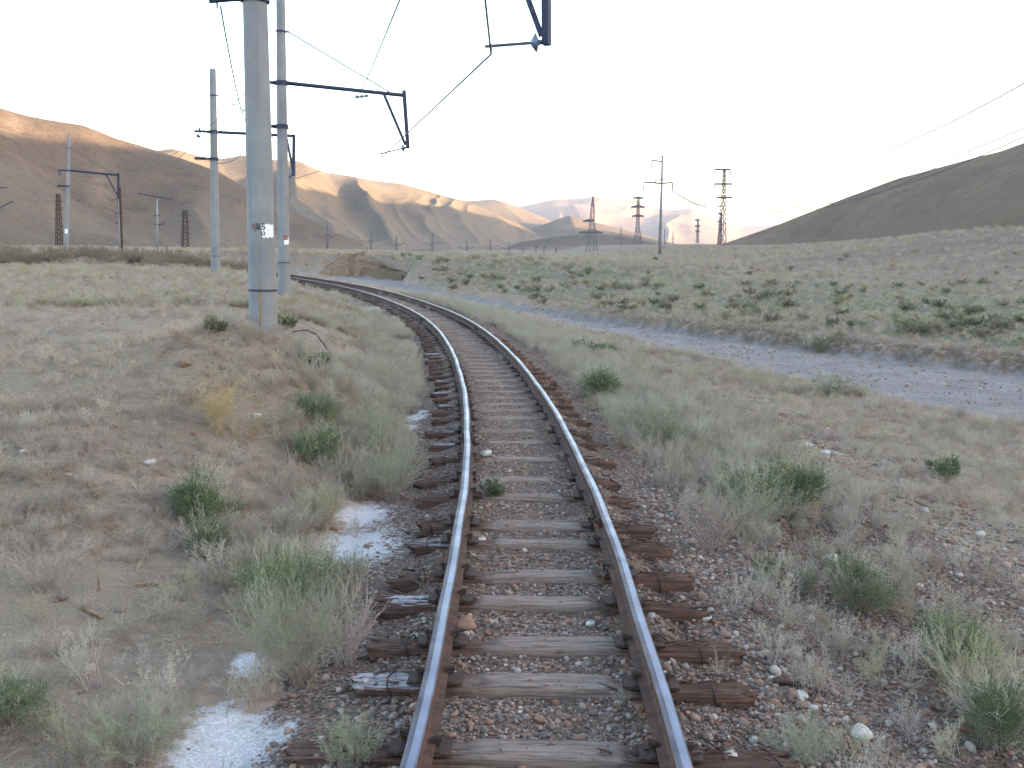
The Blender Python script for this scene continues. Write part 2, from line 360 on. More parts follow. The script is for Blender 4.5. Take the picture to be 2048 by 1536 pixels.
def terrain(x, y, masks=False):
    shp = np.shape(x); x = np.ravel(np.asarray(x, float)); y = np.ravel(np.asarray(y, float))
    dt, it = polydist(x, y, TX[::2], TY[::2]); far = np.abs(dt)
    dw, iw = polydist(x, y, WAD[:, 0], WAD[:, 1]); hw = WAD[iw, 2] + .5 * vnoise(x * .35, y * .35, 5) + .25 * vnoise(x * 1.3, y * 1.3, 6); wy = WAD[iw, 1]
    r = np.hypot(x, y)
    # left plain
    tl = np.interp(y, [-30, 0, 5, 8, 12, 16, 22, 30, 37, 51, 68, 100, 170, 300, 900], [-.4, -.4, -.25, -.02, .55, 1.0, 1.15, 1.1, 1.0, 1.1, .85, .9, .5, 0, 0])
    wid = np.interp(y, [0, 10, 15, 22, 30, 60], [8.5, 8.0, 6.5, 6.8, 7.6, 9.0]); sl_ = np.clip((-dt - 2.2) / (wid - 2.2), 0, 1); sl_ = sl_ * (1.6 - .6 * sl_); sl_ = np.clip(sl_, 0, 1)
    tl = tl * sl_ - .45 * (1 - sl_)
    tl += 1.08 * np.exp(-((x + 4.15) ** 2 / 2.6 + (y - 15.9) ** 2 / 4.6)) + .22 * np.exp(-((x + 5.0) ** 2 / 2.2 + (y - 11.2) ** 2 / 1.2))
    tl += sstep(3.5, 7, -dt) * (.16 * fbm(x * .18, y * .18, 3, 21))
    # right shoulder down to the river bed
    zr = np.interp(dt, [1.3, 2.1, 4, 6.5, 9, 14, 30], [-.37, -.42, -.62, -.95, -1.2, -1.35, -1.4])
    zr += sstep(2.5, 5, dt) * .12 * fbm(x * .3, y * .3, 3, 31)
    ts = S[::2][it]; bedb = -.315 + .05 * sstep(5, 13, ts) - .10 * sstep(.95, 1.3, far) * sstep(3, 6, ts) + sstep(7, 14, ts) * .03 * fbm(x * 1.1, y * 1.1, 2, 17)
    z = np.where(dt < 0, np.where(dt > -1.45, bedb, np.minimum(tl, 9)), np.where(dt < 1.3, bedb, zr))
    wl_ = sstep(1.35, 2.1, -dt); z = np.where((dt < -1.3) & (dt > -2.3), bedb * (1 - wl_) + tl * wl_, z)
    # far side of the river bed: bank, then the meadow
    rise = np.interp(dw - hw, [0, .25, .8, 2.2, 9, 30, 80, 170, 320, 700], [0, .1, .72, .95, 1.15, 1.6, 2.5, 3.7, 4.6, 5.2])
    axis_ = sstep(-.02, .2, x / np.maximum(y, 1)) * (y > 0) + (y <= 0); rise = np.minimum(rise, 1.35) + np.maximum(rise - 1.35, 0) * axis_
    damp = np.interp(wy, [20, 70, 100, 120, 180], [1, .75, .7, 1.1, 1.2])
    zm = BED + rise * damp + .22 * fbm(x * .07, y * .07, 3, 41) * sstep(2, 12, dw - hw)
    floor_ = np.interp(y, [105, 140, 200, 300, 420, 600], [.85, .95, .5, -.5, -1.9, -3.4])
    fw_ = sstep(88, 112, wy) * (1 - sstep(-6, 30, x - .04 * y)); zm = zm * (1 - fw_) + fw_ * (BED + (floor_ - BED) * sstep(0, 2.4, dw - hw))
    near = sstep(.0, 1.6, -dw - hw)                 # 0 in the bed, 1 on the track side
    bedz = BED + .05 * fbm(x * .5, y * .9, 3, 51)
    zm = zm + 5.0 * sstep(.2, .5, x / np.maximum(y, 1)) * sstep(60, 200, r) * (y > 0)
    zz = np.where(dw > hw, zm, bedz * (1 - near) + z * near)
    far_l = (dt < -1.3)                             # left of the track the wadi does not apply until far
    zz = np.where(far_l & (dw < 0), z, zz)
    # beyond ~200 m everything settles to the valley floor
    k = sstep(150, 175, y) * (1 - sstep(-25, 40, x - .04 * y)); zz = zz * (1 - k) + k * floor_
    rough = sstep(1.5, 3.5, far)
    zz = zz + rough * (.05 * fbm(x * .9, y * .9, 3, 61) + .034 * fbm(x * 3.6, y * 3.6, 3, 71)) + (1 - rough) * .018 * fbm(x * 3, y * 3, 3, 81)
    zz = zz + sstep(60, 200, r) * .35 * fbm(x * .02, y * .02, 3, 91)
    if not masks: return zz.reshape(shp)
    m = {}
    inw = sstep(-.5, .3, hw + .4 - np.abs(dw)) * (1 - (far_l & (dw < 0)))
    m['wadi'] = inw
    m['grav'] = np.clip((1 - sstep(1.6, 2.4, -dt)) * (dt < .1) + (dt >= .1) * (1 - sstep(0, 1, (dt - np.interp(y, [4, 10, 18, 30], [5.0, 4.2, 2.8, 2.4])) / 3.5)) * .95, 0, 1) * (1 - inw)
    m['dusk_shade'] = sstep(.12, .42, x / np.maximum(y, 1)) * sstep(70, 150, r) * (y > 0)  # where the painted dusk darkening grows, up to the foot of the right hill
    m['bank'] = sstep(.0, .3, dw - hw) * (1 - sstep(1.0, 2.0, dw - hw)) * (1 - sstep(48, 75, y))
    m['meadow'] = np.clip(sstep(.5, 2.5, dw - hw) + sstep(45, 90, r) * (dt < 0), 0, 1)
    m['green'] = sstep(1, 3, dw - hw) * (1 - sstep(22, 60, dw - hw)) * sstep(-8, 4, x + 20) + .25 * sstep(30, 70, y) * (dt < -4)
    m['veg'] = sstep(1.6, 2.6, far) * (1 - inw) * (.5 + .5 * fbm(x * .12, y * .12, 3, 11))
    return zz.reshape(shp), m, dt, dw - hw

def hit(px, py, rmax=400):
    """where the line of sight through a pixel meets the ground"""
    ts = np.geomspace(3.5, rmax, 900); d = ray(px, py); p = EYE + ts[:, None] * d
    b = p[:, 2] < terrain(p[:, 0], p[:, 1]); i = int(np.argmax(b)) if b.any() else len(ts) - 1
    q = p[i]; return np.array([q[0], q[1], float(terrain(np.array([q[0]]), np.array([q[1]]))[0])]), ts[i]

# ------------------------------------------------------------------ ground sheet
def build_ground():
    th = np.concatenate([np.linspace(-math.pi, R(-36), 60, endpoint=False), np.linspace(R(-36), R(36), 520), np.linspace(R(36), math.pi, 61)[1:-1]])
    rr = [1.2]
    while rr[-1] < 6300: rr.append(rr[-1] * (1.0125 if rr[-1] < 160 else 1.03))
    rr = np.array(rr); nT, nR = len(th), len(rr)
    X = rr[:, None] * np.sin(th)[None]; Y = rr[:, None] * np.cos(th)[None]
    Z, m, dt, dwh = terrain(X, Y, True)
    verts = np.stack([X.ravel(), Y.ravel(), Z.ravel()], 1)
    c = np.array([[0, 0, float(terrain(np.array([0.]), np.array([0.]))[0])]]); verts = np.vstack([verts, c])
    i = np.arange(nR - 1)[:, None] * nT; j = np.arange(nT)[None]; j2 = (j + 1) % nT
    q = np.stack([i + j, i + nT + j, i + nT + j2, i + j2], -1).reshape(-1, 4)
    q = q[:, ::-1] if False else q
    nq = len(q); tri = np.stack([np.full(nT, nR * nT), np.arange(nT), (np.arange(nT) + 1) % nT], 1)
    me = bpy.data.meshes.new('ground')
    me.vertices.add(len(verts)); me.vertices.foreach_set('co', verts.ravel())
    me.loops.add(nq * 4 + nT * 3); me.loops.foreach_set('vertex_index', np.concatenate([q[:, ::-1].ravel(), tri[:, ::-1].ravel()]))
    me.polygons.add(nq + nT)
    me.polygons.foreach_set('loop_start', np.concatenate([np.arange(nq) * 4, nq * 4 + np.arange(nT) * 3]))
    me.polygons.foreach_set('loop_total', np.concatenate([np.full(nq, 4), np.full(nT, 3)]))
    me.polygons.foreach_set('use_smooth', np.ones(nq + nT, bool))
    me.update(calc_edges=True); me.validate()
    salt = np.zeros(nR * nT)
    for px, py, w in SALT:
        p, dep = hit(px, py); rad = w * dep / 2000 / 2
        d2 = (verts[:-1, 0] - p[0]) ** 2 + ((verts[:-1, 1] - p[1]) / 1.7) ** 2
        salt = np.maximum(salt, np.exp(-d2 / (rad * rad)))
    m['salt'] = salt
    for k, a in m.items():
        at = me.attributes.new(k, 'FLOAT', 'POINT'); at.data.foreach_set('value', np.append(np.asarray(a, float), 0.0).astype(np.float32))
    me.materials.append(M['ground'])
    o = bpy.data.objects.new('ground', me); COL.objects.link(o)
    return put(o, kind='structure', label='dry sandy steppe ground with gravel river bed and meadow')
SALT = [(730, 1035, 130), (725, 1095, 190), (700, 1085, 60), (440, 1455, 160), (470, 1505, 210), (390, 1520, 150), (560, 1470, 90), (500, 1330, 80), (645, 590, 100), (622, 582, 60), (735, 622, 105), (752, 640, 80), (725, 640, 22), (785, 690, 95), (760, 700, 40), (828, 835, 70), (805, 855, 75), (845, 825, 28), (800, 930, 26), (775, 945, 30), (1660, 905, 50), (1620, 890, 30)]
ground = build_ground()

# ------------------------------------------------------------------ hills
def hill(name, label, crest, foot, mat, nu=320, nv=90, spur=(6, .55), rough=1.0, seed=0, back=1.0, sinkz=-6, prof=1.0, bare=None, crest_rough=.012):
    """crest and foot: world points; the front face runs between them with spurs and gullies, the back falls away behind"""
    crest = np.asarray(crest, float); foot = np.asarray(foot, float)
    def rs(p):
        L = np.concatenate([[0], np.cumsum(np.linalg.norm(np.diff(p, axis=0), axis=1))]); L /= L[-1]
        # keep the given points' spacing by index, so crest and foot pair up
        u = np.linspace(0, len(p) - 1, nu); q = np.stack([np.interp(u, np.arange(len(p)), p[:, k]) for k in range(3)], 1)
        w = max(1, nu // (len(p) * 4))
        for _ in range(w * 2):
            q[1:-1] = (q[:-2] + 2 * q[1:-1] + q[2:]) / 4
        return q
    c = rs(crest); f = rs(foot); size = np.linalg.norm(c[:, :2] - f[:, :2], axis=1).mean()
    n1 = int(nv * .68); v = np.concatenate([np.linspace(0, 1, n1), np.linspace(1, 1 + back, nv - n1 + 1)[1:]])
    U, V = np.meshgrid(np.arange(nu) / (nu - 1), v, indexing='ij')
    al = np.concatenate([[0], np.cumsum(np.linalg.norm(np.diff(c[:, :2], axis=0), axis=1))])   # metres along the crest
    A = al[:, None] + 0 * V
    Vf = np.minimum(V, 1)
    warp = A / size * spur[0] / 2 + .55 * fbm(A / size * 1.7, Vf * 2.2 + 3, 3, seed + 5) + .25 * (1 - Vf)
    rid = 1 - np.abs(vnoise(warp, 0 * warp + 3.3, seed)) * 2            # ridged
    rid = .82 * rid + .18 * (1 - 2 * np.abs(vnoise(warp * 2.3 + 5, Vf * 1.2, seed + 1)))
    p = prof * np.exp(-rid * spur[1] + .12)
    h = Vf ** np.clip(p, .35, 3.5)
    h = h * h * (3 - 2 * h) * .35 + h * .65
    dirv = (c - f)
    XY = f[:, None, :2] + dirv[:, None, :2] * V[..., None]
    zc = c[:, None, 2]; zf = f[:, None, 2]
    Z = zf + (zc - zf) * h
    bk = np.clip((V - 1) / back, 0, 1); Z = np.where(V > 1, zc + (sinkz - zc) * (bk ** 1.5), Z)
    Hh = (zc - zf)
    bump_ = fbm(XY[..., 0] / size * 9, XY[..., 1] / size * 9, 4, seed + 9)
    env = np.sin(np.clip(V, 0, 1) * math.pi) ** .7
    Z = Z + Hh * rough * (.045 * bump_ * (env + .1)) + Hh * crest_rough * fbm(A / size * 6, 0 * A, 3, seed + 15) * np.exp(-((V - 1) / .25) ** 2)
    verts = np.stack([XY[..., 0], XY[..., 1], Z], -1).reshape(-1, 3)
    nvv = len(v); i = np.arange(nu - 1)[:, None] * nvv; j = np.arange(nvv - 1)[None]
    q = np.stack([i + j, i + nvv + j, i + nvv + j + 1, i + j + 1], -1).reshape(-1, 4)
    me = bpy.data.meshes.new(name); me.from_pydata(verts.tolist(), [], q.tolist())
    me.polygons.foreach_set('use_smooth', np.ones(len(q), bool))
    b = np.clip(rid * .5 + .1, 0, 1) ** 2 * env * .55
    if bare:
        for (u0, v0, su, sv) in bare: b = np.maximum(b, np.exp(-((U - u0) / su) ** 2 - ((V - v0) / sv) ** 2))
    at = me.attributes.new('bare', 'FLOAT', 'POINT'); at.data.foreach_set('value', b.ravel().astype(np.float32))
    ap = 1 - sstep(.12, .5, V + .12 * bump_); at = me.attributes.new('apron', 'FLOAT', 'POINT'); at.data.foreach_set('value', ap.ravel().astype(np.float32))
    me.update(); me.materials.append(mat)
    o = bpy.data.objects.new(name, me); COL.objects.link(o)
    return put(o, kind='structure', label=label)
def PW(lst): return [P(*q) for q in lst]
def FW(lst, z=-4): return [np.array([*P(px, 486, d)[:2], z]) for px, d in lst]

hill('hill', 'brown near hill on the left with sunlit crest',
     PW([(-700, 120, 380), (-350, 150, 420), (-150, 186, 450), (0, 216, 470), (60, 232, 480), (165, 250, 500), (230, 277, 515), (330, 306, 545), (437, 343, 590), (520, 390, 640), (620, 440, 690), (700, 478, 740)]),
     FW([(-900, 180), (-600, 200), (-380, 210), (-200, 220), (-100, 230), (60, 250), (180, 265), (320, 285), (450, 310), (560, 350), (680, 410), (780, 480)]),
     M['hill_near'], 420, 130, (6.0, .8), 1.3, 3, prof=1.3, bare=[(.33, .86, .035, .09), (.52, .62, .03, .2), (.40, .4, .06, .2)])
hill('hill', 'pale grassy spur coming down in front of the left hill',
     PW([(-400, 190, 330), (-250, 225, 330), (-120, 262, 332), (0, 312, 335), (80, 356, 338), (150, 402, 335), (220, 444, 325), (300, 474, 310)]),
     FW([(-500, 150), (-380, 160), (-250, 170), (-100, 182), (20, 200), (130, 220), (230, 240), (330, 262)]),
     M['hill_spur'], 200, 80, (2.5, .3), 1.0, 71, back=.6)
hill('hill', 'low rounded foot of the left hill beside the plain',
     PW([(-400, 300, 240), (-250, 322, 240), (-100, 352, 242), (0, 384, 245), (60, 416, 246), (120, 446, 245), (190, 468, 240), (260, 480, 235)]),
     FW([(-500, 120), (-380, 130), (-250, 142), (-130, 155), (-20, 165), (80, 180), (180, 195), (280, 205)]),
     M['hill_spur'], 180, 70, (2, .25), 1.0, 73, back=.6)
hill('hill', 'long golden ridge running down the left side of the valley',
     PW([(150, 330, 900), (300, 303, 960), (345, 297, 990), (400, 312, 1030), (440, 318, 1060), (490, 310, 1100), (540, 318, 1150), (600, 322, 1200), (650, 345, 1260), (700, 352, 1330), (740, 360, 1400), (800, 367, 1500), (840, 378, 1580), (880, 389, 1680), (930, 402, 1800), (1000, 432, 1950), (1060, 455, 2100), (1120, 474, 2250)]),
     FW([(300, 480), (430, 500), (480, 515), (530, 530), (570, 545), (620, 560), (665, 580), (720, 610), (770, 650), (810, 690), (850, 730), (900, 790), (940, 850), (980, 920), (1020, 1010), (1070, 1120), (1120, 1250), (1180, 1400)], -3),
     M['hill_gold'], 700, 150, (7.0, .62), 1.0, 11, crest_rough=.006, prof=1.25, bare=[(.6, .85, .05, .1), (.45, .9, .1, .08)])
hill('hill', 'pale sunlit hill behind the golden ridge',
     PW([(760, 420, 2500), (860, 405, 2500), (920, 402, 2520), (990, 398, 2560), (1040, 414, 2620), (1090, 440, 2700), (1140, 468, 2800), (1200, 484, 2900)]),
     FW([(900, 1700), (980, 1720), (1040, 1740), (1090, 1760), (1140, 1800), (1190, 1850), (1230, 1900), (1270, 1950)]),
     M['hill_gold'], 240, 80, (4, .6), 1.0, 23)
hill('hill', 'low shaded hill with a sunlit tip in the middle of the valley',
     PW([(980, 478, 1900), (1050, 462, 1900), (1090, 448, 1920), (1138, 430, 1950), (1165, 438, 1960), (1220, 452, 1980), (1290, 470, 2000), (1360, 490, 2050)]),
     FW([(960, 1450), (1060, 1400), (1120, 1390), (1180, 1380), (1220, 1390), (1270, 1420), (1320, 1450), (1380, 1500)]),
     M['hill_gold'], 220, 80, (4, .5), 1.0, 31)
hill('hill', 'low dark foothill below the sunlit tip at the valley head',
     PW([(1040, 484, 1150), (1110, 474, 1150), (1180, 467, 1160), (1240, 470, 1180), (1300, 484, 1200), (1350, 494, 1220)]),
     FW([(1000, 900), (1100, 880), (1180, 880), (1250, 890), (1330, 910), (1400, 930)]),
     M['hill_near'], 180, 60, (3, .4), 1.0, 37)
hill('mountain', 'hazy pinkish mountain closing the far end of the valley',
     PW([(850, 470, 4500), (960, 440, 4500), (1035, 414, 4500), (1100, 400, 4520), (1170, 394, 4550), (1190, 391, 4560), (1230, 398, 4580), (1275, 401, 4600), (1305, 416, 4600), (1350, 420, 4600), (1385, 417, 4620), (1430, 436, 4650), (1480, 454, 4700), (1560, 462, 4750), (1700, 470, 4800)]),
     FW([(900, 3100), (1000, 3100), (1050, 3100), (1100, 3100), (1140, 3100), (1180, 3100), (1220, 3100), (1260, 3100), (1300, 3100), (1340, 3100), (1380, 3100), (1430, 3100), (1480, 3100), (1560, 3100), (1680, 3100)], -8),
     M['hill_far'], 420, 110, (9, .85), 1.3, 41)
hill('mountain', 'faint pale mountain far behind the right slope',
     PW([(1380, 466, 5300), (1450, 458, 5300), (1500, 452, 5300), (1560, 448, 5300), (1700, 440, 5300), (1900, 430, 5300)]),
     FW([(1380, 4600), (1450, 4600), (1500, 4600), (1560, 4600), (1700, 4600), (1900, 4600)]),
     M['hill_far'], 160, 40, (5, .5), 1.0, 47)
# right side: the slope in view rises out of the frame and joins a higher ridge which shades the valley
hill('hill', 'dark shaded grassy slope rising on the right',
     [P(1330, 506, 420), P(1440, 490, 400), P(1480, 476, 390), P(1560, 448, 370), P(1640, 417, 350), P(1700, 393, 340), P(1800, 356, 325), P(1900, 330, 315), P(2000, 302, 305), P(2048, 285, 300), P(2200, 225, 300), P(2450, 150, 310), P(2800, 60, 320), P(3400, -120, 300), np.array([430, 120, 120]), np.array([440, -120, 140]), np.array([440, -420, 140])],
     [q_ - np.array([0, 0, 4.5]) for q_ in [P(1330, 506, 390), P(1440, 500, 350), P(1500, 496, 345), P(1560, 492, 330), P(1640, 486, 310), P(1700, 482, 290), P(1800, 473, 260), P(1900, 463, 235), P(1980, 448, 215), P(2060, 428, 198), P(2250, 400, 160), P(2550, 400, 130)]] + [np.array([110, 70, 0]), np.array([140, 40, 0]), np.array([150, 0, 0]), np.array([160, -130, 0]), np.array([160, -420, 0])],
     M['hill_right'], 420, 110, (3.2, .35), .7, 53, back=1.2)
hill('hill', 'low pale spur at the foot of the right slope by the right edge',
     [P(2900, 300, 150), P(2500, 330, 165), P(2250, 360, 180), P(2048, 408, 198), P(1960, 440, 208), P(1880, 474, 218), P(1800, 497, 228)],
     [np.array([95, 30, 1]), np.array([88, 70, 1]), np.array([84, 100, 1]), P(2048, 500, 140) - np.array([0, 0, 2]), P(1960, 503, 155) - np.array([0, 0, 2]), P(1850, 505, 172) - np.array([0, 0, 2]), P(1750, 508, 190) - np.array([0, 0, 2])],
     M['hill_meadow'], 160, 60, (2.5, .25), .8, 83, back=.7)
hill('hill', 'high ridge beyond the right slope that keeps the valley in shade',
     [(560, -1100, 120), (540, -500, 175), (540, 0, 170), (555, 300, 162), (580, 500, 166), (605, 700, 168), (650, 880, 170), (750, 1100, 180), (885, 1350, 178), (1020, 1600, 172), (1150, 1900, 115), (1300, 2200, 40)],
     [(300, -1100, -4), (300, -500, -4), (300, 0, -4), (310, 300, -4), (380, 500, -4), (420, 700, -4), (480, 880, -4), (580, 1100, -4), (700, 1350, -4), (850, 1600, -4), (1000, 1900, -4), (1180, 2200, -4)],
     M['hill_right'], 200, 60, (3, .4), .8, 61, back=1.0)
# ------------------------------------------------------------------ haze over the valley
hm = bpy.data.materials.new('air_haze'); hm.use_nodes = True; hn = hm.node_tree.nodes; hn.remove(hn['Principled BSDF'])
pv = hn.new('ShaderNodeVolumePrincipled'); pv.inputs['Density'].default_value = 1.0e-4; pv.inputs['Color'].default_value = (.80, .80, .95, 1); pv.inputs['Anisotropy'].default_value = 0.2
hm.node_tree.links.new(pv.outputs[0], hn['Material Output'].inputs['Volume'])
MB().box((0, 0, 130), (13400, 13400, 280)).build('haze', hm, kind='stuff', label='thin evening haze filling the valley')
#@@REST
def P(px, py, dist):                               # from here on: the point at a pixel on the upright plane y = dist
    r_ = ray(px, py); return EYE + r_ * (dist / r_[1])
# ------------------------------------------------------------------ railway track
track = empty('railway_track', (*trk(0.0)[:2], -0.16), 'single rusty railway track on old wooden sleepers curving away to the left', 'railway track')
TLOC = np.array(track.location)
GA = 0.797
HEAD = [(u * 1.4, z * 1.4) for u, z in [(-.036, -.012), (-.034, -.004), (-.026, 0.0), (-.008, .0006), (.018, .0006), (.026, 0.0), (.034, -.004), (.036, -.012), (.035, -.034), (.010, -.046), (.009, -.118), (.022, -.132), (.066, -.142), (.066, -.152), (-.066, -.152), (-.066, -.142), (-.022, -.132), (-.009, -.118), (-.010, -.046), (-.035, -.034)]]
def rail_piece(s0, s1, side):
    n = max(2, int((s1 - s0) / .5)); ss = np.linspace(s0, s1, n + 1); mb = MB(); k = len(HEAD); vv = []; ff = []; mi = []
    for s in ss:
        x, y, h = trk(s, side * GA)
        wob = .006 * math.sin(s * .9 + side) + .004 * math.sin(s * 2.3)
        zz = .012 * math.sin(s * .21 + 1) * (1 if s > 6 else 0) + .004 * math.sin(s * .8 + side)
        for (u, z) in HEAD:
            vv.append((x + (u + wob) * math.cos(h), y - (u + wob) * math.sin(h), z + zz))
    for i in range(n):
        for j in range(k):
            j2 = (j + 1) % k; ff.append((i * k + j, i * k + j2, (i + 1) * k + j2, (i + 1) * k + j)); mi.append({1: 2, 2: 2, 3: 1, 4: 1, 5: 2}.get(j, 0))
    ff.append(tuple(range(k - 1, -1, -1))); mi.append(0); ff.append(tuple(n * k + j for j in range(k))); mi.append(0)
    mb.v = vv; mb.f = ff; mb.m = mi
    return mb.build('rail', [M['rail'], M['railtop'], M['railedge']], track)
def fishplates(rail, s, side):
    for q in (-1, 1):
        mb = MB(); n = 6
        for i in range(n):
            a = s - .4 + .8 * i / n; b = s - .4 + .8 * (i + 1) / n
            p0 = np.array([*trk(a, side * GA + q * .034)[:2], -.122]); p1 = np.array([*trk(b, side * GA + q * .034)[:2], -.122])
            mb.bar(p0, p1, .036, .105)
        o = mb.build('fishplate', M['rail'], rail)
        for b in (-.3, -.1, .1, .3):
            x, y, h = trk(s + b, side * GA); nrm = np.array([math.cos(h) * q, -math.sin(h) * q, 0]); c = np.array([x, y, -.122])
            MB().tube([c + nrm * .05, c + nrm * .085], .026, 6).build('bolt', M['plate'], rail)
joints = {-1: 12.4, 1: 8.4}
def s_at(px, py):
    p = onz(px, py, 0); _, i = polydist(np.array([p[0]]), np.array([p[1]]), TX, TY); return float(S[i[0]])
joints[-1] = s_at(933, 862); joints[1] = s_at(1210, 1008)
for side in (-1, 1):
    cuts = [-22.0]; j = joints[side]
    cuts += [j, j + 25, j + 50, j + 75, j + 100, j + 125]
    for a, b in zip(cuts[:-1], cuts[1:]):
        r = rail_piece(a + .004, b - .004, side)
        if a > 0: fishplates(r, a, side)

# sleepers: split, worn timbers
def sleeper_mesh(seed, L, detail=True, W=.25, Hh=.19, lime=0.0, brk=0.0):
    rg = np.random.default_rng(seed)
    nx = 64 if detail else 22
    xs = np.linspace(-L / 2, L / 2, nx)
    top = np.linspace(-1, 1, 15 if detail else 7)
    prof = [(-1, -1), (-1, -.35), (-1, .35), (-.985, .72)] + [(w * .95, 1) for w in top] + [(.985, .72), (1, .35), (1, -.35), (1, -1)]
    prof = np.array(prof); k = len(prof)
    X = xs[:, None] + 0 * prof[:, 0][None]; Wv = prof[:, 0][None] * W / 2 + 0 * X; Z = prof[:, 1][None] * Hh / 2 + 0 * X
    istop = (prof[:, 1] > .6)[None]
    # long cracks
    for c in range(rg.integers(3, 6)):
        w0 = rg.uniform(-.09, .09); dep = rg.uniform(.012, .042); xa = rg.uniform(-L / 2, L / 4); xb = xa + rg.uniform(.7, 2.2)
        path = w0 + .014 * vnoise(xs * 1.5 + 9 * c, xs * 0 + seed, 3)
        g = np.exp(-((Wv - path[:, None]) / .010) ** 2) * (sstep(xa, xa + .2, xs) * (1 - sstep(xb - .2, xb, xs)))[:, None]
        Z -= istop * dep * g * (.6 + .4 * vnoise(xs * 6, xs * 0 + c, seed))[:, None]
    ridge = .010 * vnoise(X * .8 + 3, Wv * 34, seed) + .006 * vnoise(X * 9, Wv * 60, seed + 3)
    Z += istop * ridge
    # crushed zones under and outside the rails, sharper step towards the clean middle
    e0, e1 = rg.uniform(.42, .56), rg.uniform(.42, .62)
    ax = np.where(xs < 0, -xs / e0, xs / e1); zone = sstep(.97, 1.04, ax)[:, None]
    Z -= istop * zone * (rg.uniform(.008, .026) + .018 * np.abs(vnoise(X * 7, Wv * 22, seed + 5)))
    Wv *= 1 + .05 * vnoise(X * 2.2, Z * 9, seed + 7)
    Wv += .012 * vnoise(X * 1.1, 0 * X + 2, seed + 8); Z += .006 * vnoise(X * 1.3, 0 * X, seed + 9)
    # broken ends
    for sg in (-1, 1):
        t = np.clip((sg * xs - (L / 2 - .16)) / .16, 0, 1)[:, None]
        cut = .09 * (vnoise(Wv * 26, Z * 18 + sg, seed + 11)) * (1 + brk)
        X = X + sg * t * cut; Z = Z - istop * t * t * rg.uniform(.0, .03 + .05 * brk)
        Wv = Wv * (1 - .06 * t * t)
    verts = np.stack([X, Wv, Z], -1).reshape(-1, 3); ff = []
    for i in range(nx - 1):
        for j in range(k):
            j2 = (j + 1) % k; ff.append((i * k + j, (i + 1) * k + j, (i + 1) * k + j2, i * k + j2))
    ff.append(tuple(range(k))); ff.append(tuple((nx - 1) * k + j for j in range(k - 1, -1, -1)))
    me = bpy.data.meshes.new('sleeper'); me.from_pydata(verts.tolist(), [], ff); me.materials.append(M['wood'])
    sm = np.ones(len(ff), bool); sm[-2:] = False; me.polygons.foreach_set('use_smooth', sm)
    me.update(); me.validate()
    at = me.attributes.new('lime', 'FLOAT', 'POINT')
    lv = lime * np.ones(nx * k) * (np.clip((-X.ravel() - .85) / .1, 0, 1)) * (Z.ravel() > Hh * .3)
    at.data.foreach_set('value', lv.astype(np.float32))
    return me
mb = MB(); mb.box((0, 0, 0), (.40, .20, .018)); mb.box((-.115, 0, .016), (.03, .20, .016)); mb.box((.115, 0, .016), (.03, .20, .016)); me_plate = mb.mesh('tie_plate'); me_plate.materials.append(M['plate'])
mb = MB(); mb.box((0, 0, .01), (.018, .018, .05)); mb.add([(-.035, -.016, .026), (.018, -.02, .026), (.018, .02, .026), (-.035, .016, .026), (-.038, -.014, .036), (.016, -.016, .05), (.016, .016, .05), (-.038, .014, .036)], [(0, 3, 2, 1), (4, 5, 6, 7), (0, 1, 5, 4), (1, 2, 6, 5), (2, 3, 7, 6), (3, 0, 4, 7)]); mb.v = [tuple(1.35 * c_ for c_ in v_) for v_ in mb.v]; me_spike = mb.mesh('rail_spike'); me_spike.materials.append(M['plate'])
def band_mesh(seed):
    rg = np.random.default_rng(seed); mb = MB(); pts = []
    for k in range(17):
        a = -.6 + k / 16 * (math.pi + 1.2)
        c, s_ = math.cos(a), math.sin(a); q = max(abs(c) / .137, abs(s_) / .108)
        pts.append((.02 * math.sin(k * .5) + rg.uniform(-.004, .004), c / q, s_ / q))
    mb.tube(pts, .0065, 5); me = mb.mesh('wire_band', True); me.materials.append(M['ironwire']); return me
me_bands = [band_mesh(k) for k in range(3)]
rows = [1494, 1375, 1285, 1203, 1135, 1077, 1041, 989, 950, 912, 884, 858, 835]
obs = [s_at(1080, y) for y in []]
spos = []
for y in rows:
    p = onz(1085 if y > 900 else 1040, y, -.225); _, i = polydist(np.array([p[0]]), np.array([p[1]]), TX, TY); spos.append(float(S[i[0]]) + rng.uniform(-.03, .03))
s = spos[0]; back_ = []
while s > -18: s -= rng.uniform(.78, .98); back_.append(s)
s = spos[-1]
while s < 118: s += rng.uniform(.72, .95); spos.append(s)
spos = sorted(back_ + spos)
detailed = {}
shared = [sleeper_mesh(900 + k, 2.78, False) for k in range(8)]
hints = {0: (3.08, 0, .6), 1: (2.92, .75, .3), 2: (2.95, .25, .0), 3: (2.85, .8, 1.0), 4: (2.8, 0, .5)}
first = spos.index(min(q for q in spos if q > 1.5)) if False else None
nfront = len(back_)
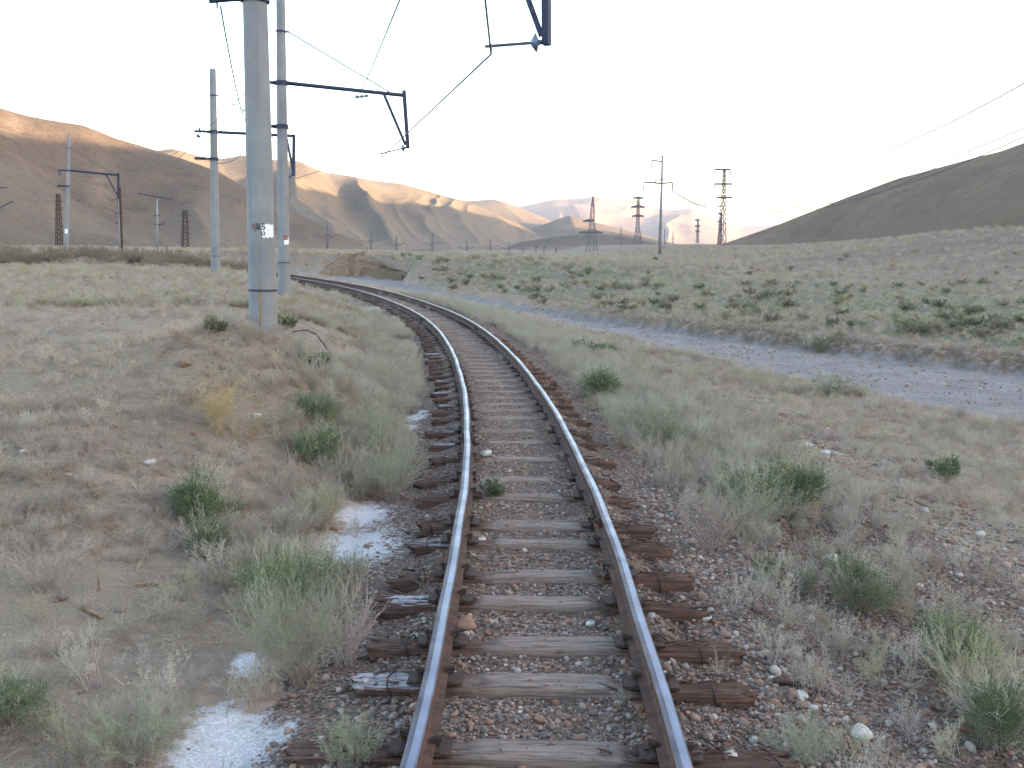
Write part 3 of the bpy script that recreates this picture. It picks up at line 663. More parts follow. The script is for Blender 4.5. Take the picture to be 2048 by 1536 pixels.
for n_, s in enumerate(spos):
    k = n_ - nfront; near = -2 <= k < 26
    if near:
        L, lim, brk = hints.get(k, (rng.uniform(2.7, 2.9), .6 if rng.random() < .2 else 0, rng.uniform(0, .6)))
        me = sleeper_mesh(100 + n_, L, True, rng.uniform(.225, .262), .19, lim, brk)
    else:
        me = shared[rng.integers(8)]
    off = {1: .04, 2: .12, 3: -.02, 4: .06}.get(k, rng.uniform(-.08, .08))
    x, y, h = trk(s, off); rot = -h + rng.uniform(-.035, .035); zt = -.234 - .095
    sl = obj_from_mesh('sleeper', me, track, np.array([x, y, zt - abs(rng.normal(0, .008))]) - TLOC, (rng.uniform(-.03, .03), rng.uniform(-.004, .004), rot))
    ca, sa = math.cos(rot), math.sin(rot)
    if s > 48 or s < -8: continue
    for side in (-1, 1):
        lx = side * GA - off
        obj_from_mesh('tie_plate', me_plate, sl, (lx, 0, .098))
        if s < 26:
            for q in (-1, 1):
                if rng.random() < .88:
                    obj_from_mesh('rail_spike', me_spike, sl, (lx + q * .118, rng.uniform(-.06, .06) , .104 + rng.uniform(0, .025)), (0, 0, 0 if q > 0 else math.pi))
    if s < 16:
        for sg in (-1, 1):
            if {(1, -1): 1, (1, 1): 1, (2, 1): 1, (4, -1): 1, (4, 1): 1, (2, -1): 1, (0, -1): 0, (0, 1): 0, (3, -1): 0, (3, 1): 0}.get((k, sg), rng.random() < .4):
                obj_from_mesh('wire_band', me_bands[rng.integers(3)], sl, (sg * rng.uniform(1.12, 1.22), 0, 0), (0, 0, rng.uniform(-.12, .12)))

# ------------------------------------------------------------------ catenary masts
def pole_mesh(mb, base, top, r0, r1, streak, seg=28, n=26):
    base = np.asarray(base, float); top = np.asarray(top, float); t = np.linspace(0, 1, n)
    b = len(mb.v); mb.tube([base + (top - base) * q for q in t], [r0 + (r1 - r0) * q for q in t], seg); return mb
def concrete_pole(root, base, top, r0, r1, band_z=None, streaks=()):
    mb = pole_mesh(MB(), base, top, r0, r1, None)
    o = mb.build('pole', M['concrete'], root, smooth=True)
    me = o.data
    for p in me.polygons:
        if len(p.vertices) > 4: p.use_smooth = False
    co = np.empty(len(me.vertices) * 3); me.vertices.foreach_get('co', co); co = co.reshape(-1, 3)
    L = np.array(root.location); co = co + L
    ax = np.asarray(base)[None] + (co[:, 2:3] - base[2]) / (top[2] - base[2]) * (np.asarray(top) - np.asarray(base))[None]
    ang = np.degrees(np.arctan2(co[:, 1] - ax[:, 1], co[:, 0] - ax[:, 0]))
    st = np.zeros(len(co))
    for a0, aw, z0, z1, amt in streaks:
        d = np.abs((ang - a0 + 180) % 360 - 180)
        st = np.maximum(st, amt * np.exp(-(d / aw) ** 2) * (co[:, 2] <= z1 + .02) * (co[:, 2] >= z0 - .02))
    at = me.attributes.new('streak', 'FLOAT', 'POINT'); at.data.foreach_set('value', st.astype(np.float32))
    return o
def axis_at(base, top, z): 
    base = np.asarray(base, float); top = np.asarray(top, float); return base + (top - base) * ((z - base[2]) / (top[2] - base[2]))
def rad_at(base, top, r0, r1, z): return r0 + (r1 - r0) * (z - base[2]) / (top[2] - base[2])
def clamp(root, c, r, h=.07, t=.022, lugs=None, name='clamp_band'):
    mb = MB(); seg = 24; vv = []; ff = []
    for k in range(seg):
        a = 2 * math.pi * k / seg
        for rr_, z in ((r + .002, -h / 2), (r + t, -h / 2), (r + t, h / 2), (r + .002, h / 2)):
            vv.append((c[0] + rr_ * math.cos(a), c[1] + rr_ * math.sin(a), c[2] + z))
    for k in range(seg):
        k2 = (k + 1) % seg
        for j in range(4):
            j2 = (j + 1) % 4; ff.append((k * 4 + j, k2 * 4 + j, k2 * 4 + j2, k * 4 + j2))
    mb.add(vv, ff)
    for d in (lugs or []):
        d = np.asarray(d, float); d /= np.linalg.norm(d); mb.bar(np.asarray(c) + d * r, np.asarray(c) + d * (r + .13), .05, h * .9)
    return mb.build(name, M['fitting'], root)
def disc_insulator(mb, a, d, r=.12, n=1, pitch=.15):
    """cap-and-pin discs strung along d from a"""
    a = np.asarray(a, float); d = np.asarray(d, float); d = d / np.linalg.norm(d)
    for k in range(n):
        o = a + d * pitch * k
        mb.tube([o, o + d * .05, o + d * .055, o + d * .085, o + d * .1, o + d * .115, o + d * pitch], [.03, .045, .05, r * .75, r, r * .96, .012], 14)
    return a + d * pitch * n
def tube_obj(name, pts, r, mat, root, seg=8): return MB().tube(pts, r, seg).build(name, mat, root, smooth=seg > 6)
def wire_thing(name, pts, r, label, cat, group=None, mat='wire', seg=5):
    mb = MB().tube(pts, r, seg); o = mb.build(name, M[mat], smooth=True); return put(o, label=label, cat=cat, group=group)
def sag(a, b, dz, n=18):
    a = np.asarray(a, float); b = np.asarray(b, float); t = np.linspace(0, 1, n)[:, None]
    p = a + (b - a) * t; p[:, 2] -= 4 * dz * (t * (1 - t))[:, 0]; return p

def mast(base, top, r0, r1, arm_z, arm_end, post_top, post_bot, brace_a, brace_b, reg_tip, label, streaks=(), lower_z=None, lower_len=.9, lower_drop=0.0, band_z=None, stay_z=None, arm_back=.75, arm_r=.055, reg=True):
    base = np.asarray(base, float); root = empty('catenary_mast', base, label, 'catenary mast', 'concrete catenary masts along the track')
    b0 = base - np.array([0, 0, .5]); concrete_pole(root, b0, top, r0, r1, streaks=streaks)
    ax = lambda z: axis_at(b0, top, z); rd = lambda z: rad_at(b0, top, r0, r1, z)
    a0 = ax(arm_z); d = np.asarray(arm_end) - a0; dn = d / np.linalg.norm(d); dh = np.array([dn[0], dn[1], 0]); dh /= np.linalg.norm(dh)
    clamp(root, a0, rd(arm_z), .16, .035, [dh, -dh])
    tube_obj('arm', [a0 + dh * (rd(arm_z) + .08), np.asarray(arm_end)], arm_r, M['fitting'], root)
    tube_obj('rear_arm', [a0 - dh * (rd(arm_z) + .03), a0 - dh * (rd(arm_z) + arm_back)], arm_r * .8, M['fitting'], root)
    mb = MB().bar(post_top, post_bot, arm_r * 2.6, arm_r * 1.8); mb.build('drop_post', M['fitting'], root)
    MB().bar(brace_a, brace_b, arm_r * 1.3, arm_r * 1.3).build('brace', M['fitting'], root)
    if stay_z:
        c = ax(stay_z); clamp(root, c, rd(stay_z), .06, .02, [dh])
        tube_obj('stay_rod', [c + dh * (rd(stay_z) + .1), a0 + d * .9], .022, M['fitting'], root, 5)
    if lower_z:
        c = ax(lower_z); clamp(root, c, rd(lower_z), .14, .04, [-dh])
        e = c - dh * (rd(lower_z) + lower_len) - np.array([0, 0, lower_drop])
        tube_obj('feeder_bracket', [c - dh * rd(lower_z), e], arm_r * .85, M['fitting'], root)
        for q in (.12, .55): MB().tube([e + dh * q + np.array([0, 0, .12]), e + dh * q - np.array([0, 0, .12])], .014, 6).build('bracket_bolt', M['fitting'], root)
    if band_z:
        clamp(root, ax(band_z), rd(band_z), .03, .012, name='steel_hoop')
    if reg:
        pb = np.asarray(post_bot, float); tip = np.asarray(reg_tip, float); q = pb - (pb - np.asarray(post_top)) / np.linalg.norm(pb - np.asarray(post_top)) * .05
        dd = tip - q; dd /= np.linalg.norm(dd)
        mb = MB(); mb.tube([q, q + dd * .09], .014, 6); e = disc_insulator(mb, q + dd * .07, dd, .15, 1, .2)
        mb.build('insulator', M['porcelain'], root, smooth=True)
        tube_obj('registration_arm', [e, tip], .026, M['lattice'], root, 6)
        k = tip - dd * .1
        MB().bar(k + np.array([0, 0, .03]), k - np.array([0, 0, .12]), .022, .03).build('wire_clamp', M['fitting'], root)
    return root, dh, ax, rd

CONTACT = []
# first (nearest) mast
d1 = 16.4; B1 = P(527.5, 655, d1); B1[2] = float(terrain(np.array([B1[0]]), np.array([B1[1]]))[0])
T1 = np.array([B1[0] - .06, B1[1] + .02, 11.6])
dA = 16.75
pb1 = P(1093, 90, dA); pt1 = pb1 + np.array([-.05, .02, 2.15]); ae1 = pt1 + np.array([.06, .01, -.12])
tip1 = P(970, 93, dA - .1)
mast1, dh1, ax1, rd1 = mast(B1, T1, .232, .150, float(ae1[2]) - .12, ae1, pt1, pb1, pt1 + np.array([-.8, -.06, -.1]), P(1083, 72, dA), tip1,
    'nearest thick concrete catenary mast with white number patch, standing on a low earth mound', streaks=[(-22, 6, 0, 12, .8), (-88, 12, 0, 2.25, .75), (-10, 8, 0, 2.25, .7), (195, 8, 0, 2.25, .6)], lower_z=float(P(520, -5, d1)[2]), lower_len=.52, lower_drop=.06, band_z=float(P(527, 580, d1)[2]), arm_r=.062)
tip1c = tip1 - (tip1 - pb1) / np.linalg.norm(tip1 - pb1) * .1 + np.array([0, 0, -.12])
# second mast
d2 = 36.7; B2 = P(568, 587, d2); B2[2] = float(terrain(np.array([B2[0]]), np.array([B2[1]]))[0])
T2 = P(561, -15, d2); dA2 = 37.6
pt2 = P(808, 181, dA2); pb2 = P(816, 297, dA2); tip2 = P(759, 308, dA2 - .2)
mast2, dh2, ax2, rd2 = mast(B2, T2, .232, .150, float(P(564, 166, d2)[2]), P(811, 191, dA2), pt2, pb2, P(766, 184, dA2 - .2), P(811, 290, dA2), tip2,
    'second concrete catenary mast, close behind the nearest one with its arm over the track', streaks=[(-20, 10, 0, 12, .7), (-88, 12, 7.4, 8.75, .6), (-30, 12, 0, 1.9, .4)], lower_z=float(P(562, 253, d2)[2]), lower_len=.95, band_z=float(P(567, 525, d2)[2]), stay_z=float(P(562, 63, d2)[2]), arm_r=.07)
# third mast
d3 = 51.0; B3 = P(431, 538, d3); B3[2] = float(terrain(np.array([B3[0]]), np.array([B3[1]]))[0])
T3 = P(425.5, 138, d3); dA3 = 52.3
mast3, dh3, ax3, rd3 = mast(B3, T3, .240, .150, float(P(427, 264, d3)[2]), P(590, 272, dA3), P(588, 269, dA3), P(587, 352, dA3), P(572, 271, dA3 - .2), P(586, 340, dA3), P(566, 360, dA3),
    'third concrete catenary mast, whole and free standing against the sky left of the nearest mast', streaks=[(-20, 12, 0, 12, .35)], lower_z=float(P(428, 318, d3)[2]), lower_len=.75, band_z=float(P(430, 512, d3)[2]), stay_z=float(P(426, 191, d3)[2]), arm_r=.075)
# fourth mast
d4 = 100.0; B4 = P(131, 507, d4); B4[2] = float(terrain(np.array([B4[0]]), np.array([B4[1]]))[0])
T4 = P(138, 268, d4); dA4 = 101
mast4, dh4, ax4, rd4 = mast(B4, T4, .23, .15, float(P(135, 341, d4)[2]), P(237, 350, dA4), P(237, 346, dA4), P(237, 398, dA4), P(212, 349, dA4 - .2), P(236, 392, dA4), P(222, 402, dA4),
    'fourth concrete catenary mast, far left, its bent arm seen against the brown hill', lower_z=float(P(134, 372, d4)[2]), lower_len=.75, arm_r=.1, stay_z=float(P(137, 296, d4)[2]))
# number patches
def number_patch(root, ax, rd, z0, z1, a0, a1, text, tsize, cols, edge=0.0):
    mb = MB(); nz, na = 6, 14; vv = []; rgp = np.random.default_rng(5)
    for i in range(nz):
        for j in range(na):
            z = z0 + (z1 - z0) * i / (nz - 1); a = R(a0 + (a1 - a0) * j / (na - 1))
            if j == 0: a += R(rgp.uniform(0, 9))
            if i in (0, nz - 1): z += rgp.uniform(-.012, .012)
            c = ax(z); r = rd(z) + .003; vv.append((c[0] + r * math.cos(a), c[1] + r * math.sin(a), z))
    mb.add(vv, [(i * na + j, i * na + j + 1, (i + 1) * na + j + 1, (i + 1) * na + j) for i in range(nz - 1) for j in range(na - 1)])
    patch = mb.build('number_patch', M['white'], root, smooth=True)
    strokes = {'4': [((0, .9), (0, .45)), ((0, .45), (.6, .45)), ((.5, 1), (.5, 0))], 'U': [((0, 1), (0, .1)), ((0, .1), (.5, 0)), ((.5, 0), (.5, 1))], '5': [((.5, 1), (0, 1)), ((0, 1), (0, .55)), ((0, .55), (.5, .5)), ((.5, .5), (.5, .05)), ((.5, .05), (0, 0))],
               '3': [((0, 1), (.5, 1)), ((.5, 1), (.5, 0)), ((.1, .5), (.5, .5)), ((0, 0), (.5, 0))], '8': [((0, 0), (0, 1)), ((0, 1), (.5, 1)), ((.5, 1), (.5, 0)), ((.5, 0), (0, 0)), ((0, .5), (.5, .5))], '1': [((.3, 1), (.3, 0))], '2': [((0, 1), (.5, .9)), ((.5, .9), (.5, .55)), ((.5, .55), (0, 0)), ((0, 0), (.5, 0))]}
    for ch, aa, zz, th, h, mat in text:
        mb = MB(); r_ = rd(zz)
        for (p, q) in strokes[ch]:
            def W(pt, off, nrm):
                u = pt[0] * h * .75 + off[0]; w = pt[1] * h + off[1]; a = R(aa) + u / r_; z = zz + w; c = ax(z); r = rd(z) + nrm
                return (c[0] + r * math.cos(a), c[1] + r * math.sin(a), z)
            dv = np.array([(q[0] - p[0]) * .75, q[1] - p[1]]); dv /= np.linalg.norm(dv); pv_ = np.array([-dv[1], dv[0]]) * th / 2; dv *= th / 2
            ns = 4; vv = []
            for i in range(ns + 1):
                t = i / ns; pt = (p[0] + (q[0] - p[0]) * t, p[1] + (q[1] - p[1]) * t); ext = -dv if i == 0 else (dv if i == ns else 0 * dv)
                vv.append(W(pt, pv_ + ext, .006)); vv.append(W(pt, -pv_ + ext, .006))
            mb.add(vv, [(2 * i, 2 * i + 1, 2 * i + 3, 2 * i + 2) for i in range(ns)])
        mb.build('numeral', M[mat], patch)
def z_of(px, py, d): return float(P(px, py, d)[2])
number_patch(mast1, ax1, rd1, z_of(540, 475, d1), z_of(540, 449, d1), -78, -14, [('4', -112, z_of(520, 461, d1), .022, .10, 'redfade'), ('U', -92, z_of(526, 459, d1), .02, .085, 'blackp'), ('5', -70, z_of(535, 459, d1), .018, .085, 'blackp'), ('1', -76, z_of(535, 471, d1), .014, .05, 'blackp'), ('2', -66, z_of(535, 470, d1), .014, .05, 'blackp')], .1, None)
number_patch(mast2, ax2, rd2, z_of(566, 489, d2), z_of(566, 474, d2), -76, -18, [('3', -78, z_of(566, 479, d2), .03, .13, 'red'), ('8', -62, z_of(566, 479, d2), .03, .13, 'red'), ('5', -46, z_of(566, 479, d2), .03, .13, 'red')], .1, None)
cb = P(133, 462, d4)
number_patch(mast4, ax4, rd4, z_of(133, 467, d4), z_of(133, 458, d4), -130, -40, [], .1, None)

# overhead wires
tip2c = tip2 - (tip2 - pb2) / np.linalg.norm(tip2 - pb2) * .1 + np.array([0, 0, -.12])
tip3 = P(566, 360, dA3)
wire_thing('contact_wire', [np.array([.05, -14, 6.3]), P(970, -6, 15.4) + np.array([0, -1.4, .02]), tip1c, tip2c, P(640, 342, 47), tip3 + np.array([0, 0, -.12]), P(500, 383, 64), P(400, 414, 84)], .017,
           'contact wire running from arm to arm above the track', 'overhead wire')
ins = MB(); c2 = P(737, 191, dA2 - .4); e2 = P(708, 195, dA2 - .5); dv = (e2 - c2) / np.linalg.norm(e2 - c2)
disc_insulator(ins, c2, dv, .07, 3, .16); ins.build('messenger_insulator', M['porcelain'], mast2, smooth=True)
wire_thing('messenger_wire', [np.array([-.2, -14, 8.4]), np.array([-.35, 4, 7.95]), P(800, -2, 19), P(760, 96, 27), P(722, 185, 35.6), e2, P(640, 226, 43), P(582, 255, 50), P(500, 296, 62)], .016,
           'carrier wire slanting down from the top edge to the insulator string under the second arm', 'overhead wire')
wire_thing('dropper_wire', [e2, P(732, 245, 37), tip2c + np.array([0, 0, .1])], .011, 'thin slack dropper hanging from the carrier wire to the contact wire clamp', 'overhead wire')
f1 = P(441, 12, d1); f2 = ax2(z_of(562, 253, d2)) - dh2 * 1.1; f3 = P(404, 263, d3)
wire_thing('feeder_wire', sag(f1, f2, .55, 20), .014, 'feeder wire dropping steeply from the nearest mast bracket on its left side', 'overhead wire')
f2b = ax2(z_of(562, 166, d2)) - dh2 * .9
wire_thing('feeder_wire', list(sag(f2b, P(404, 262, d3), .12, 10)) + list(sag(P(404, 262, d3), P(330, 315, 75), .2, 8))[1:] + [P(255, 358, 98)], .02, 'upper feeder wire passing the insulator left of the third mast', 'overhead wire')
wire_thing('feeder_wire', list(sag(f2b + np.array([.1, 0, -.3]), P(404, 270, d3), .45, 10)) + list(sag(P(395, 280, d3), P(340, 325, 75), .15, 8)), .02, 'lower feeder wire passing the insulator left of the third mast', 'overhead wire')
wire_thing('jumper_wire', list(sag(P(384, 289, d3), P(500, 291, d3 - 5), .85, 14)), .02, 'slack jumper wire hanging in a shallow curve beside the third mast', 'overhead wire')
mb = MB(); a = P(399, 264, d3); mb.tube([P(413, 265, d3), a], .02, 6); disc_insulator(mb, P(399, 262, d3), (.0, 0, 1), .08, 1, .16); disc_insulator(mb, P(398, 268, d3), np.array(P(395, 276, d3)) - P(398, 268, d3), .12, 1, .2); mb.build('insulator', M['porcelain'], mast3, smooth=True)
mb = MB(); disc_insulator(mb, P(119, 342, d4), (0, 0, -1), .17, 2, .2); mb.build('insulator', M['porcelain'], mast4, smooth=True)
# ------------------------------------------------------------------ other poles on the left
def gz(x, y): return float(terrain(np.array([x]), np.array([y]))[0])
def on_ground(px, d):
    p = P(px, 486, d); return np.array([p[0], p[1], gz(p[0], p[1])])
p = P(245, 512, 92); h = P(245, 375, 92)[2]; g = gz(p[0], p[1])
root = empty('steel_post', (p[0], p[1], g), 'thin rusty steel post right of the fourth mast, under its bent arm', 'post')
MB().box((p[0], p[1], (g + h) / 2 - .2), (.17, .17, h - g + .4)).build('post_tube', M['post'], root)
MB().box((p[0], p[1], h + .02), (.2, .2, .04)).build('post_cap', M['post'], root)
def simple_pole(name, px, d, ytop, ybot, r, label, cat, brackets, group=None, mat='concrete'):
    p = P(px, ybot, d); g = gz(p[0], p[1]); t = P(px, ytop, d); root = empty(name, (p[0], p[1], min(g, p[2])), label, cat, group)
    MB().tube([(p[0], p[1], min(g, p[2]) - .5), (t[0], t[1], t[2])], [r, r * .7], 10).build('pole', M[mat], root, smooth=True)
    for (xa, ya, xb, yb, w) in brackets:
        MB().bar(P(xa, ya, d), P(xb, yb, d), w).build('bracket', M['fitting'], root)
    return root
simple_pole('signal_line_pole', 239, 130, 392, 500, .17, 'slim pale pole with small side brackets just left of the rusty post', 'pole', [(230, 427, 247, 427, .1), (232, 447, 246, 447, .1), (233, 404, 246, 403, .1)])
simple_pole('catenary_pole', 314, 210, 398, 489, .25, 'far slim pale pole under a wide thin crossarm in front of the left hill', 'pole', [(276, 387, 346, 399, .22), (308, 431, 320, 431, .22), (309, 449, 320, 449, .22), (318, 452, 330, 442, .15)])
def lattice_mast(px, d, ytop, ybot, w0, w1, label):
    b = P(px, ybot, d); t = P(px - (2 if px < 200 else 0), ytop, d); b[2] = min(b[2], gz(b[0], b[1])); root = empty('lattice_mast', b, label, 'lattice mast', 'dark lattice masts before the left hill')
    c0 = [(-1, -1), (1, -1), (1, 1), (-1, 1)]
    at = lambda k, q: b + (t - b) * q + np.array([c0[k][0], c0[k][1], 0]) * (w0 + (w1 - w0) * q) / 2
    for k in range(4): MB().bar(at(k, 0), at(k, 1), .16).build('leg', M['post'], root)
    mb = MB(); n = 11
    for i in range(n):
        for k in range(4):
            k2 = (k + 1) % 4; mb.bar(at(k, i / n), at(k2, (i + 1) / n), .09); mb.bar(at(k, i / n), at(k2, i / n), .09)
    mb.build('bracing', M['post'], root)
    for q in (.28, .42, .56, .72, .86):
        c = b + (t - b) * q; MB().bar(c + np.array([-w0 * .75, 0, 0]), c + np.array([w0 * .95, 0, 0]), .12).build('crossarm', M['post'], root)
    return root
lattice_mast(118, 210, 388, 487, 1.1, .55, 'dark lattice mast bristling with short arms close left of the fourth catenary mast')
lattice_mast(370, 250, 420, 489, 1.5, .75, 'dark lattice mast with short arms standing alone left of the third catenary mast')
# arm of a mast that stands outside the left edge
p = on_ground(-60, 150)
root = empty('catenary_mast', p, 'dark inclined arm at the left edge, belonging to a mast outside the picture', 'catenary mast')
MB().tube([p - np.array([0, 0, .5]), P(-56, 330, 150)], [.23, .15], 14).build('pole', M['concrete'], root, smooth=True)
MB().bar(P(-57, 440, 150), P(28, 402, 150), .13).build('arm', M['fitting'], root)
MB().bar(P(-57, 380, 150), P(14, 375, 150), .13).build('arm', M['fitting'], root)
MB().bar(P(4, 414, 150), P(-8, 424, 150), .35, .2).build('insulator', M['porcelain'], root)

# distant two-armed masts of the other line, at the foot of the golden ridge
def far_mast(px, ytop, ybot, d, w, label):
    k = 2000.0 / d; b = P(px, ybot, d); t = P(px, ytop, d); root = empty('twin_arm_mast', b, label, 'catenary mast', 'far twin-armed masts along the other line')
    MB().tube([b - np.array([0, 0, 4]), t], [.34, .26], 8).build('pole', M['lattice'], root, smooth=True)
    H = ybot - ytop
    for sg in (-1, 1):
        MB().bar(P(px, ytop + .55 * H, d), P(px + sg * w, ytop + (.36 if sg > 0 else .40) * H, d), .22).build('arm', M['lattice'], root)
        MB().bar(P(px + sg * w, ytop + (.36 if sg > 0 else .40) * H, d), P(px + sg * w * 1.35, ytop + .43 * H, d), .15).build('drop_arm', M['lattice'], root)
    MB().bar(P(px - w * .35, ytop + .42 * H, d), P(px + w * .35, ytop + .42 * H, d), .3).build('crossarm', M['lattice'], root)
lab = ['tallest and leftmost twin-armed far mast, above the orange clay bank', 'far twin-armed mast second from the left, before the golden ridge', 'far twin-armed mast third from the left, before the golden ridge', 'far twin-armed mast below the second dark gully, fourth from the left', 'small far twin-armed mast, fifth in the row along the hill foot', 'small far twin-armed mast, sixth in the row along the hill foot', 'small far twin-armed mast, seventh in the row along the hill foot', 'tiny far mast near the right end of the row, eighth along the hill foot']
for (px, yt, yb, d, w), l in zip([(655, 450, 501, 300, 22), (742, 464, 505, 330, 17), (793, 472, 510, 350, 15), (865, 466, 514, 340, 15), (934, 482, 514, 430, 14), (981, 478, 515, 460, 14), (1018, 484, 512, 560, 12), (1046, 488, 510, 640, 9)], lab):
    far_mast(px, yt, yb, d, w, l)
for px, yt, yb, l in ((1072, 490, 509, 'tiny dark post beyond the far masts, left of a pair near the valley mouth'), (1088, 492, 509, 'tiny dark post beyond the far masts, right of a pair near the valley mouth'), (1112, 494, 508, 'tiny dark post alone between the far posts and the first pylon')):
    simple_pole('far_post', px, 700, yt, yb + 2, .38, l, 'post', [(px - 4, yt + 4, px + 4, yt + 4, .3)], mat='post')

# ------------------------------------------------------------------ pylons on the right
def pylon(px, ytop, ybot, d, wtop, wbot, arms, waist, label, peak=False, lean=0.0, bt=.16, ins_len=9):
    """arms: (y, left px, right px, deep, insulators?)"""
    b = P(px, ybot, d); t = P(px + lean, ytop, d); g = gz(b[0], b[1]); root = empty('pylon', b, label, 'pylon', 'steel lattice pylons of the power line')
    k = d / 2000.0; rot = .35; ca, sa = math.cos(rot), math.sin(rot)
    def width(q): 
        pts = waist; return np.interp(q, [w[0] for w in pts], [w[1] for w in pts]) * k
    def at(c, q):
        w = width(q) / 2 * .82; o = np.array([c[0] * ca - c[1] * sa, c[0] * sa + c[1] * ca, 0]) * w
        return b + (t - b) * q + o
    cs = [(-1, -1), (1, -1), (1, 1), (-1, 1)]; qs = [w[0] for w in waist]
    for c in cs:
        mb = MB()
        for q0, q1 in zip(qs[:-1], qs[1:]): mb.bar(at(c, q0) - (np.array([0, 0, 2.5]) if q0 == 0 else 0), at(c, q1), bt)
        mb.build('leg', M['lattice'], root)
    mb = MB(); q = 0.0
    while q < .985:
        st = max(.05, width(q) / ((t - b)[2]) * 1.5); q2 = min(1, q + st)
        for i in range(4):
            c, c2 = cs[i], cs[(i + 1) % 4]
            mb.bar(at(c, q), at(c2, q2), bt * .6); mb.bar(at(c2, q), at(c, q2), bt * .6); mb.bar(at(c, q2), at(c2, q2), bt * .6)
        q = q2
    mb.build('bracing', M['lattice'], root)
    for y, xl, xr, dp in arms:
        mb = MB(); c = P(px + lean * (ybot - y) / (ybot - ytop), y, d); L = P(px + xl, y, d); Rr = P(px + xr, y, d)
        mb.bar(L, Rr, .0017 * d)
        if dp:
            u = P(px + lean * (ybot - y) / (ybot - ytop), y - dp, d); mb.bar(L, u, .0007 * d); mb.bar(Rr, u, .0007 * d)
            for f in (.4, .7):
                for e in (L, Rr): mb.bar(c + (e - c) * f, u + (e - u) * f, bt * .5)
        mb.build('crossarm', M['lattice'], root)
        if ins_len:
            for e in (L, Rr):
                mb = MB(); n = 6; pts = []; rs_ = []
                Ln = ins_len * k
                for i in range(n * 2 + 1): pts.append(e - np.array([0, 0, .1 + Ln * i / (n * 2)])); rs_.append(.26 if i % 2 else .1)
                mb.tube(pts, rs_, 6); mb.build('insulator_string', M['porcelain'], root)
    return root
pylon(1443, 338, 502, 345, 5, 17, [(339, -14, 18, 0), (368, -14, 21, 0), (395, -9, 21, 0)], [(0, 17), (.62, 8.5), (1, 4)], 'tallest lattice pylon with three crossarms, right of the concrete power pole', lean=6)
pylon(1274, 393, 494, 610, 4, 18, [(396, -8, 13, 3), (414, -11, 15, 4), (432, -9, 13, 3)], [(0, 17), (.38, 7), (1, 4)], 'lattice pylon with three short crossarms left of the concrete power pole', lean=3, bt=.2, ins_len=4)
pylon(1183, 392, 503, 465, 1, 23, [(442, -17, 5, 5), (465, -25, 22, 5)], [(0, 23), (.55, 9.5), (.78, 7), (1, 1)], 'leftmost lattice pylon, pointed at the top with one wide crossarm', lean=3, bt=.17, ins_len=0)
pylon(1395, 439, 486, 1100, 2, 6, [(440, -4, 4, 0), (452, -5, 5, 0), (462, -4, 4, 0)], [(0, 6), (.6, 3), (1, 2)], 'small far lattice pylon between the power pole and the tallest pylon', lean=1, bt=.3, ins_len=0)
pylon(1439, 425, 494, 420, 3, 8, [(427, -3, 4, 0), (443, -3, 4, 0)], [(0, 8), (.6, 4), (1, 2)], 'slender lattice pylon hidden almost wholly behind the tallest pylon', lean=4, bt=.15, ins_len=0)
# concrete power pole with three arms
d = 210; b = P(1319, 513, d); b[2] = min(b[2], gz(b[0], b[1])); t = P(1325, 312, d)
root = empty('power_pole', b, 'tall slim concrete power pole with one upper arm and two lower arms', 'power pole')
MB().tube([b - np.array([0, 0, .6]), t], [.36, .2], 12).build('pole', M['concrete'], root, smooth=True)
tube_obj('top_spike', [t, P(1326, 302, d)], .07, M['lattice'], root, 5)
mb = MB(); mb.bar(P(1325, 323, d), P(1304, 321, d), .28); mb.bar(P(1325, 312, d), P(1319, 315, d), .2); mb.build('crossarm', M['lattice'], root)
mb = MB(); mb.bar(P(1323, 367, d), P(1288, 364, d), .3); mb.bar(P(1323, 357, d), P(1307, 365, d), .2); mb.build('crossarm', M['lattice'], root)
mb = MB(); mb.bar(P(1323, 367, d), P(1345, 365, d), .3); mb.bar(P(1323, 357, d), P(1331, 360, d), .2); mb.build('crossarm', M['lattice'], root)
for x, y0, y1 in ((1304, 322, 336), (1288, 365, 380), (1345, 366, 381)):
    mb = MB(); a = P(x, y0, d); n = 7; L = (y1 - y0) / 2000 * d
    mb.tube([a - np.array([0, 0, L * i / (2 * n)]) for i in range(2 * n + 1)], [.2 if i % 2 else .08 for i in range(2 * n + 1)], 8); mb.build('insulator_string', M['porcelain'], root)
for px, yt, yb, dd, l in ((1242, 454, 493, 800, 'thin far power pole with a low crossarm, between the two left pylons'), (1282, 462, 492, 850, 'thin far post just right of the pylon with three short crossarms'), (1329, 458, 488, 900, 'thin far post just right of the concrete power pole'), (1346, 461, 488, 900, 'thin far post with a small crossarm, second right of the concrete power pole')):
    simple_pole('far_power_pole', px, dd, yt, yb + 3, .42, l, 'power pole', [(px - 14, 477, px + 10, 477, .25)] if px == 1242 else [(px - 5, yt + 16, px + 4, yt + 16, .25)], mat='lattice')
# conductors
for a, b_, sg, l in ((P(1461, 347, 345), P(2060, 160, 150), 6.5, 'highest power line wire rising to the right edge from the tallest pylon'), (P(1464, 376, 345), P(2060, 252, 170), 5.5, 'second power line wire rising to the right edge above the slope'), (P(1464, 404, 345), P(2060, 268, 172), 6.0, 'third power line wire rising to the right just under the second'), (P(1345, 381, 210), P(1464, 404, 345), 2.5, 'power line wire sagging between the concrete power pole and the tallest pylon')):
    wire_thing('power_line_wire', sag(a, b_, sg, 22), .105, l, 'power line wire')
wire_thing('power_line_wire', list(sag(P(1345, 381, 210), P(1440, 412, 300), 1.5, 8)) + list(sag(P(1440, 412, 300), P(1905, 318, 240), 6, 16))[1:], .09, 'lowest power line wire meeting the right slope below its skyline', 'power line wire')

